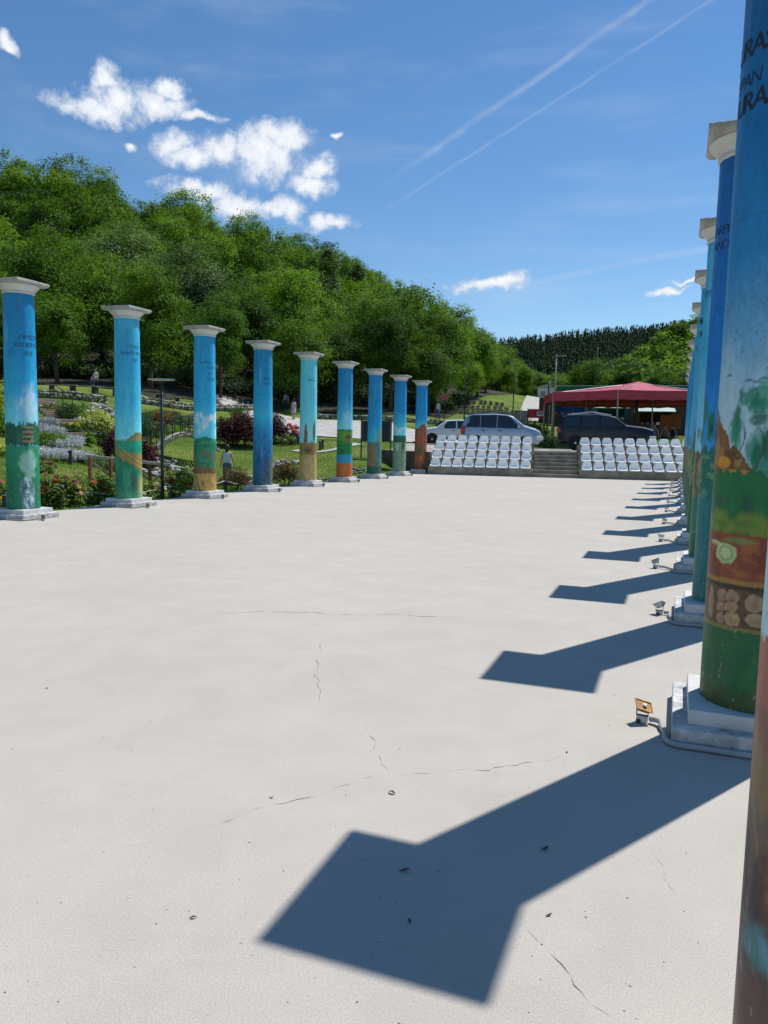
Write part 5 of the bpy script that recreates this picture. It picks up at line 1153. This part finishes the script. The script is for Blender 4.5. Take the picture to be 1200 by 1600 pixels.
car('white_suv', 'white off-road car with black grille parked at the road behind the ninth column', on_park(704, 51.5), R(205), 4.55, 1.85, 1.66,
    [(0, 1.0), (.06, 1.1), (.42, 1.56), (.9, 1.65), (2.0, 1.67), (2.6, 1.62), (2.75, 1.58), (3.35, 1.16), (4.1, 1.04), (4.42, .92), (4.55, .66)], [(0, .98), (.4, 1.08), (2.6, 1.05), (3.4, 1.03), (4.55, .64)], white_p, (.86, 3.66), .35,
    [(.42, 1.05, 1.05, .62, .05, .9), (1.14, 1.98, 1.98, 1.14, .03, .93), (2.08, 3.06, 2.60, 2.08, .03, .93)], (3.30, 2.78), .3, low=.32)

# ------------------------------------------------------------------ red tent, stalls and signs
redm = mat('red_canvas', (.45, .022, .05), rough=.45, spec=.6, var=.14, scale=1.6, bump=.25, bscale=3)
postm = mat('grey_post', (.30, .31, .31), rough=.5, var=.1, metal=.3)
tc_ = G(992, 56); tent = empty('red_tent', (tc_.x, tc_.y, 1.22), R(16), 'large red canvas tent with grey posts behind the dark car', 'tent')
NT, TR_, EH, AH = 8, 6.9, 3.30, 4.8
def tp(k, r_, z): a = 2*math.pi*(k+.5)/NT-math.pi/2; return Vector((math.cos(a)*r_, math.sin(a)*r_*.95, z))
for k in range(NT):
    a, b = tp(k, TR_, EH+.52), tp(k+1, TR_, EH+.52); ap = Vector((0, 0, AH)); rows = 8; vs = []; fs = []
    for i in range(rows+1):
        t = i/rows
        for j in range(7):
            e = a.lerp(b, j/6); p = e.lerp(ap, t); p.z -= .16*math.sin(math.pi*t)+.05*math.sin(math.pi*j/6)*(1-t); vs.append(p)
    for i in range(rows):
        for j in range(6): q_ = i*7+j; fs.append((q_, q_+1, q_+8, q_+7))
    MB().add(vs, fs).build('canopy_panel', redm, tent, smooth_=1)
    vs = []; fs = []
    for j in range(13):
        e = a.lerp(b, j/12); sg = -.05*math.sin(math.pi*j/12); out = e.normalized()*.02*math.sin(j*1.9); vs += [(e.x+out.x, e.y+out.y, EH+.52+sg), (e.x+out.x*2, e.y+out.y*2, EH-.12+.03*math.sin(j*2.2))]
        if j: fs.append((2*j-2, 2*j, 2*j+1, 2*j-1))
    MB().add(vs, fs).build('valance', redm, tent)
    MB().tube([tp(k, TR_-.05, EH+.18), tp(k+1, TR_-.05, EH+.18)], .03, 6).build('rail', postm, tent)
    MB().tube([tp(k, TR_-.05, -.15), tp(k, TR_-.05, EH+.5)], .055, 8).build('post', postm, tent)
    MB().tube([tp(k, TR_-.05, EH+.45), (0, 0, AH-.12)], .03, 6).build('rafter', postm, tent)
MB().tube([(0, 0, -.2), (0, 0, AH-.05)], .12, 10).build('centre_pole', trimm, tent)
dkg = mat('dark_green_boards', (.015, .10, .065), rough=.7, var=.2, scale=4); teal = mat('teal_boards', (.02, .16, .15), rough=.7, var=.2, scale=4); bluem = mat('blue_sheet', (.05, .17, .45), rough=.6, var=.15, scale=3); brownb = mat('brown_boards', (.07, .042, .026), rough=.8, var=.3, scale=5); orangem = mat('orange_cloth', (.36, .13, .06), rough=.85, var=.15, scale=4)
roofg = mat('pale_green_roof', (.36, .46, .40), rough=.6, var=.15, scale=3)
def kiosk(u, d, w_, dp, h, wall, roof, label, rz=R(10)):
    p = G(u, d); o = empty('market_kiosk', p, rz, label, 'kiosk', 'kiosks at the tent')
    for (x, y, sx, sy) in ((-w_/2, 0, .08, dp), (w_/2, 0, .08, dp), (0, dp/2, w_-.1, .08)): MB().box((x, y, h/2-.1), (sx, sy, h+.2)).build('wall', wall, o)
    MB().box((0, -dp/2, .5), (w_-.1, .1, 1.15)).build('counter', brownb, o, bevel=.01)
    for s_ in (-1, 1): MB().box((0, s_*dp*.32, h+.24), (w_+.5, dp*.72, .05), rot=Matrix.Rotation(-s_*.42, 3, 'X')).build('roof_slope', roof, o)
    for i in range(6): MB().box((-w_*.4+i*w_*.16, -dp/2, 1.16), (w_*.1, .12, rnd.uniform(.12, .25))).build('goods', [tailm, bluem, orangem, boxm, bulbm, roofg][i], o, bevel=.01)
    return o
kiosk(952, 68, 2.4, 2.0, 2.1, teal, roofg, 'teal wooden kiosk with pale roof seen under the tent'); kiosk(1020, 66, 2.6, 2.0, 2.2, brownb, roofg, 'brown kiosk with pale green roof under the right side of the tent'); kiosk(890, 70, 3.0, 2.0, 2.3, bluem, dkg, 'blue market booth at the left side of the tent')
gh = G(985, 80); go_ = empty('green_shed', gh, R(4), 'long dark green shed behind the red tent', 'shed')
for i in range(17): MB().box((-7.2+i*.9, 0, 2.2), (.88, .12+.02*(i % 2), 5.0)).build('board', dkg, go_)
MB().box((0, .4, 4.75), (15.6, 1.2, .08)).build('roof', roofg, go_)
def table(u, d, label):
    p = G(u, d); o = empty('market_table', p, R(rnd.uniform(0, 20)), label, 'table', 'market tables'); MB().box((0, 0, .78), (1.8, .8, .06)).build('tabletop', brownb, o, bevel=.01)
    for a in (-.8, .8):
        for b in (-.33, .33): MB().bar((a, b, -.05), (a, b, .76), .06).build('leg', brownb, o)
    for i in range(7): MB().lathe([(.05, 0), (.06, .08), (.05, .2), (.03, .24)], 8, (-.7+i*.23, rnd.uniform(-.2, .2), .81)).build('jar', [bulbm, orangem, bluem, boxm][i % 4], o)
table(978, 53, 'wooden table with jars under the tent, left'); table(1006, 53.5, 'wooden table with jars under the tent, middle'); table(1040, 54, 'wooden table with jars under the tent, right')
# red banner on the fence
def board(u, d, zc, w_, h, m, name, label, cat, legs=True, rz=R(8), face=None, frame=None):
    p = G(u, d); o = empty(name, p, rz, label, cat); pn = MB().box((0, 0, zc), (w_, .05, h)).build('panel', m, o, bevel=.006)
    if legs:
        for s_ in (-1, 1): MB().bar((s_*(w_/2+.04), .0, -.15), (s_*(w_/2+.04), .0, zc+h/2+.06), .06).build('post', darkm, o)
    return o, pn
bn, bp_ = board(837, 62, 1.62, 1.3, .72, mat('red_banner', (.50, .015, .04), rough=.6, var=.08), 'banner', 'red banner with a white patch hung left of the tent', 'banner')
MB().box((.34, -.03, 1.61), (.62, .012, .36)).build('white_patch', boxm, bn); MB().box((.34, -.038, 1.67), (.5, .008, .09)).build('dark_print', trimm, bn); MB().box((.38, -.038, 1.54), (.44, .008, .04)).build('dark_print', greym, bn)
for i in range(2): MB().box((-.4, -.03, 1.52-.1*i), (.36-.1*i, .008, .03)).build('dark_print', tailm, bn)
sg, sp_ = board(587, 36.5, 1.40, 1.34, .98, mat('black_board', (.022, .024, .032), rough=.5, var=.2, scale=6), 'notice_board', 'black notice board on two posts behind the seventh column', 'notice board', rz=R(12))
for (x, w_) in ((0, 1.3),): MB().box((x, -.03, 1.86), (w_, .02, .03)).build('frame_strip', darkm, sg); MB().box((x, -.03, .93), (w_, .02, .03)).build('frame_strip', darkm, sg)
for (u, lb) in ((808, 'dark information panel on posts, left of the red banner and farthest left'), (819, 'dark information panel on posts, nearest the red banner')):
    o, pn = board(u, 60, 1.45, .42, 1.1, mat('dark_panel', (.05, .055, .065), rough=.3, var=.3, scale=5), 'information_panel', lb, 'panel'); MB().box((0, -.03, 1.45), (.32, .012, .9)).build('poster', mat('grey_poster', (.16, .17, .19), rough=.5, var=.5, scale=9), o)
# poles
def pole(u, d, h, r_, label, m=postm, name='pole', extra=None):
    p = G(u, d); o = empty(name, p, 0, label, 'pole'); MB().tube([(0, 0, -.2), (0, 0, h*.5), (0, 0, h)], [r_, r_*.85, r_*.6], 8).build('shaft', m, o, smooth_=1); MB().lathe([(r_*.9, h-.02), (r_*.9, h+.05), (r_*.4, h+.1)], 8).build('cap', m, o); return o
o = pole(864, 58, 6.3, .07, 'tall grey lamp pole left of the red tent', name='lamp_pole'); MB().box((.35, 0, 6.3), (.8, .1, .06)).build('arm', postm, o)
pole(725, 72, 5.2, .06, 'dark pole in the meadow behind the people carrier', darkm); pole(801, 74, 6.0, .06, 'dark pole at the forest edge right of the people carrier', darkm); pole(928, 82, 8.5, .06, 'thin dark pole behind the tent roof', darkm); pole(855, 66, 4.2, .09, 'short dark post beside the tall lamp pole', darkm)
o = pole(694, 66, 2.6, .04, 'thin post with a small red sign at the forest edge', darkm, 'sign_post'); MB().box((0, -.05, 2.35), (.55, .04, .55)).build('sign_panel', mat('faded_red_sign', (.42, .09, .10), rough=.7, var=.2), o, bevel=.01)
# hut roof and fence by the hill road
hp = G(853, 118); ht = empty('white_hut', hp, R(10), 'white walled hut at the top of the rising road', 'hut'); MB().box((0, 0, 1.0), (2.6, 2.4, 2.0)).build('wall', mat('white_wall', (.7, .7, .68), rough=.8, var=.1), ht); MB().prism([(-1.7, 2.0), (1.7, 2.0), (0, 2.5)], -1.5, 1.5).build('roof', mat('grey_roof', (.3, .32, .33), rough=.7, var=.2), ht); MB().box((-.5, -1.22, 1.1), (.6, .06, .6)).build('window', cglass, ht)
# block seats of the little amphitheatre
stm = mat('log_stool', (.30, .25, .17), rough=.9, var=.3, scale=5, obj_var=.2); stt = mat('pale_log_top', (.46, .42, .30), rough=.9, var=.2, scale=5)
SB = MB().box((0, 0, .18), (.36, .36, .42)).mesh('stool_block', bevel=.03); SB.materials.append(stm); SBT = MB().box((0, 0, .41), (.44, .44, .06)).mesh('stool_top', bevel=.01); SBT.materials.append(stt)
for r_, (d, u0, u1, n) in enumerate(((77.5, 734, 800, 9), (80, 722, 803, 11), (83, 714, 800, 11), (86, 712, 790, 10), (89.5, 734, 784, 7))):
    for i in range(n):
        p = G(u0+(u1-u0)*(i+rnd.uniform(-.15, .15))/(n-1), d+.6*math.cos((i/(n-1)-.5)*2.6)); o = empty('log_stool', p, rnd.uniform(-.3, .3)+YAW, 'wooden block seat, %s in the %s row of the meadow theatre from the left' % (ORD[i] if i < 16 else 'last', ['front', 'second', 'third', 'fourth', 'rear'][r_]), 'stool', 'block seats of the meadow theatre')
        link('block', SB, None, o); link('top', SBT, None, o)
# log benches on the upper lawn
for (u, d, lb) in ((98, 49.5, 'between the first two columns, above the wall'), (130, 50.5, 'left of the second column'), (165, 52, 'touching the second column on its left'), (232, 55.5, 'right of the second column'), (262, 57, 'above the lamp post, under the trees'), (20, 50, 'at the left edge under the trees')):
    p = G(u, d); o = empty('log_bench', p, R(rnd.uniform(5, 30)), 'low plank bench on stump legs %s' % lb, 'bench', 'log benches on the upper lawn'); MB().box((0, 0, .46), (1.9, .34, .07)).build('seat', woodm, o, bevel=.015)
    for s_ in (-.7, .7): MB().lathe([(.17, -.1), (.16, .43)], 10, (s_, 0, 0)).build('leg', barkm, o)
    for s_ in (-1.2, 1.3): pass

# ------------------------------------------------------------------ people
skinm = mat('skin', (.46, .27, .19), rough=.55, var=.06); hairm = mat('dark_hair', (.018, .012, .010), rough=.5, var=.2, scale=30)
def cloth(name, col, **kw): return mat('cloth_'+name, col, rough=.85, var=kw.get('var', .12), scale=kw.get('scale', 8))
def skin_obj(name, verts, edges, radii, m, parent, root_i=0, sub=2):
    me = bpy.data.meshes.new(name); me.from_pydata(verts, edges, []); o = link(name, me, m, parent)
    md = o.modifiers.new('skin', 'SKIN'); md.use_smooth_shade = True
    for v, r_ in zip(me.skin_vertices[0].data, radii): v.radius = (r_, r_) if not isinstance(r_, tuple) else r_
    me.skin_vertices[0].data[root_i].use_root = True
    o.modifiers.new('sub', 'SUBSURF').levels = sub; o.modifiers['sub'].render_levels = sub
    return o
def person(loc, rz, label, h=1.66, top=None, bottom=None, dress=None, seated=False, stride=.12, arm=(.08, .05), long_hair=True, topname=None, scale=1.):
    root = empty('person', loc, rz, label, 'person', None); k = h/1.66; root.scale = (k, k, k)
    hip, kn, an = .88, .47, .07
    lg = []
    for s_ in (-1, 1):
        st_ = stride*s_
        if seated: lg.append([(s_*.09, 0, .50), (s_*.10, .42, .50), (s_*.10, .42, .08), (s_*.10, .56, .03)])
        else: lg.append([(s_*.09, 0, hip-.04), (s_*.09, st_*.55+.03, kn), (s_*.09, st_, an), (s_*.095, st_+.15, .03)])
    hz = .50 if seated else hip; dz = hz-hip
    V = [(0, 0, hip+dz), (0, .0, 1.06+dz), (0, .01, 1.25+dz), (0, 0, 1.37+dz), (0, .01, 1.44+dz), (0, .02, 1.52+dz), (0, .025, 1.60+dz), (0, .02, 1.65+dz), (0, .11, 1.535+dz)]
    E_ = [(0, 1), (1, 2), (2, 3), (3, 4), (4, 5), (5, 6), (6, 7), (5, 8)]; Rd = [(.15, .11), (.125, .09), (.15, .10), (.11, .075), .048, .072, .082, .045, .016]
    for s_ in (-1, 1):
        a0 = len(V); hx = s_*(.22+arm[0])
        pts = [(s_*.165, 0, 1.355+dz), (s_*(.20+arm[0]*.5), -.01, 1.09+dz), (hx, arm[1], .86+dz), (hx, arm[1]+.02, .79+dz)]
        if seated: pts = [(s_*.165, 0, 1.355+dz), (s_*.22, .05, 1.09+dz), (s_*.14, .26, .66), (s_*.12, .33, .62)]
        V += pts; Rd += [.048, .038, .026, .034]; E_ += [(3, a0), (a0, a0+1), (a0+1, a0+2), (a0+2, a0+3)]
        hd = Vector(pts[3]); dn = (Vector(pts[3])-Vector(pts[2])).normalized()
        for f, (off, ln_) in enumerate(((-.027, .07), (-.009, .082), (.009, .078), (.026, .062), (.045, .045))):
            i0 = len(V); b_ = hd+Vector((0, off, 0))+dn*(.03 if f < 4 else -.01); V += [tuple(b_), tuple(b_+dn*ln_*.55+Vector((-s_*.006, .0, 0))), tuple(b_+dn*ln_+Vector((-s_*.02, 0, 0)))]; Rd += [.0095, .0085, .007]; E_ += [(a0+3, i0), (i0, i0+1), (i0+1, i0+2)]
    for L_ in lg:
        a0 = len(V); V += L_; Rd += [.085, .058, .038, .034]; E_ += [(0, a0), (a0, a0+1), (a0+1, a0+2), (a0+2, a0+3)]
    skin_obj('body', V, E_, Rd, skinm, root)
    if dress is not None:
        mb = MB(); n = 26; prof = [(.115, 1.36), (.15, 1.30), (.165, 1.22), (.135, 1.05), (.17, .90), (.21, .70), (.245, .50), (.235, .47)]
        mb.lathe([(r_, z+dz) for r_, z in prof], n, (0, .01, 0), .72); mb.build('dress', dress, root, smooth_=SM)
        for s_ in (-1, 1): MB().tube([(s_*.10, 0, 1.37+dz), (s_*.175, 0, 1.34+dz), (s_*.20, 0, 1.24+dz)], [.07, .062, .055], 10).build('sleeve', dress, root, smooth_=1)
    else:
        mb = MB(); prof = [(.10, 1.40), (.165, 1.35), (.18, 1.27), (.165, 1.12), (.155, .98), (.17, .89), (.165, .87)]; mb.lathe([(r_, z+dz) for r_, z in prof], 26, (0, .008, 0), .68); mb.build('shirt', top, root, smooth_=SM)
        for s_, L_ in zip((-1, 1), lg):
            q_ = [Vector(p) for p in L_[:3]]; MB().tube([q_[0]+Vector((0, 0, .06)), q_[0].lerp(q_[1], .5), q_[1], q_[1].lerp(q_[2], .85)], [.105, .092, .074, .062], 12).build('trouser_leg', bottom, root, smooth_=1)
        MB().lathe([(.15, .80), (.17, .86), (.168, .92), (.155, .96)], 22, (0, .0, dz), .74).build('waist', bottom, root, smooth_=SM)
    hm = MB(); hm.lathe([(.02, .125), (.065, .11), (.092, .06), (.097, .0), (.09, -.05), (.075, -.09), (.05, -.12 if not long_hair else -.24), (.02, -.14 if not long_hair else -.28)], 18, (0, -.018, 1.585+dz)); hm.build('hair', hairm, root, smooth_=1)
    for s_ in (-1, 1):
        MB().lathe([(.004, -.006), (.010, 0), (.004, .006)], 8, (s_*.03, .088, 1.575+dz)).build('eye', trimm, root)
        sh_ = lg[0 if s_ < 0 else 1]; MB().box((sh_[3][0], sh_[3][1]-.05, .03), (.085, .25, .07)).build('shoe', trimm, root, bevel=.02)
    return root
def pp(u, d, dz=0.): p = G(u, d); return Vector((p.x, p.y, p.z+dz))
white_c, trou = cloth('white', (.62, .63, .66)), cloth('grey_trousers', (.10, .12, .16)); floral = cloth('floral', (.36, .33, .42), var=.6, scale=14); bluec = cloth('blue', (.08, .13, .30)); blackc = cloth('black', (.02, .02, .022)); pinkc = cloth('pink', (.55, .22, .26))
person(pp(355, 31.6), R(15), 'woman in a white sleeveless top and grey trousers standing by the pond, seen from behind', 1.66, white_c, trou)
person(pp(459, 64.5, .06), R(70), 'woman in a pale floral dress walking along the road', 1.68, dress=floral, stride=.18)
person(pp(447, 68.5, .0), R(60), 'person in blue clothes in the shade behind the woman in the floral dress', 1.7, bluec, blackc)
person(pp(150, 56.0), R(190), 'person in white sitting in the shade at the forest edge, left of second column', 1.7, white_c, trou, seated=True, long_hair=False)
person(pp(684, 72), R(160), 'person in a white shirt standing in the meadow above the people carrier', 1.7, white_c, bluec, long_hair=False)
person(pp(1021, 51.5), R(170), 'person in a blue shirt and dark trousers standing under the tent', 1.75, bluec, blackc, long_hair=False)
person(pp(1037, 52.3), R(200), 'person in black with tanned arms under the tent', 1.7, cloth('khaki', (.16, .12, .06)), blackc)
person(pp(1050, 53.5), R(150), 'person in dark clothes at the right end under the tent', 1.7, blackc, trou)
person(pp(655, 67.5), R(120), 'person in a pink shirt behind the eighth column at the forest edge', 1.7, pinkc, trou)
hg = G(985, 71.5); hd_ = empty('added_dark_backdrop', hg, R(8), 'added dark brown board backdrop standing in for the shade behind the market under the tent', 'screen')  # boards added behind the kiosks, dark brown to stand in for the tent's shade
for i in range(34): MB().box((-8.2+i*.5, 0, 1.5), (.48, .06+.02*(i % 2), 3.3+.1*((i*7) % 3))).build('board', brownb, hd_)
og = G(1046, 60); oc = MB().box((0, 0, 1.7), (1.5, .06, 1.1)).build('cloth_screen', orangem, None, (og.x, og.y, og.z)); tag(oc, 'orange cloth screen hanging at the back of the tent', 'screen')

# ------------------------------------------------------------------ litter on the plaza
deadm = mat('dead_leaf', (.10, .06, .035), rough=.8, var=.4, scale=40)
def leaf_me(seed):
    rr = random.Random(seed); vs = []; n = 8
    for i in range(n+1):
        t = i/n; w_ = .012*math.sin(math.pi*min(1, t*1.05))*(1-.3*t)+.0008; z = .004+.010*math.sin(t*3+seed)**2; vs += [(t*.06-.03, -w_, z+.004), (t*.06-.03, 0, z), (t*.06-.03, w_, z+.005)]
    fs = []
    for i in range(n): fs += [(3*i, 3*i+1, 3*i+4, 3*i+3), (3*i+1, 3*i+2, 3*i+5, 3*i+4)]
    return MB().add(vs, fs).mesh('dead_leaf')
LEAF = [leaf_me(i) for i in range(3)]
for m_ in LEAF: m_.materials.append(deadm)
for i, (u, v, lb) in enumerate(((612, 1240, 'dark curled leaf in the sun just above the big shadow'), (632, 1362, 'brown leaf lying in the big shadow, left'), (851, 1328, 'dark leaf lying in the middle of the big shadow'), (73, 1076, 'tiny dark leaf on the sunlit plaza far left'), (424, 1247, 'small leaf right above the long crack'), (858, 1431, 'pale brown leaf in the sun below the big shadow'), (886, 1176, 'small leaf at the right end of the long crack'), (640, 1441, 'tiny leaf in the lower part of the big shadow'), (112, 884, 'dark leaf on the plaza in front of the first column'), (302, 1435, 'small dark leaf alone in the lower left sun'))):
    p = gpix(u, v); o = link('fallen_leaf', LEAF[i % 3], None, None, (p[0], p[1], 0)); o.rotation_euler = (0, 0, rnd.uniform(0, 6)); tag(o, lb, 'leaf', 'fallen leaves on the plaza'); s_ = .42 if i not in (0, 1, 2) else .7; o.scale = (s_,)*3
mb = MB()
for i in range(300):
    u, v = rnd.uniform(0, 1150), 800+800*rnd.random()**.7; p = gpix(u, v)
    if p[0] < PX0+.3: continue
    s_ = .0011+.0035*rnd.random()**3; a = rnd.uniform(0, 3); mb.add([(p[0]+s_*math.cos(a+k*2.1)*rnd.uniform(.7, 1.5), p[1]+s_*math.sin(a+k*2.1), .0005) for k in range(3)]+[(p[0], p[1], s_*.9)], [(0, 1, 3), (1, 2, 3), (2, 0, 3)])
pb = mb.build('grit', mat('grit', (.20, .18, .155), rough=.9, var=.5, scale=60)); tag(pb, 'scattered dark grit on the concrete plaza', 'grit', kind='stuff')
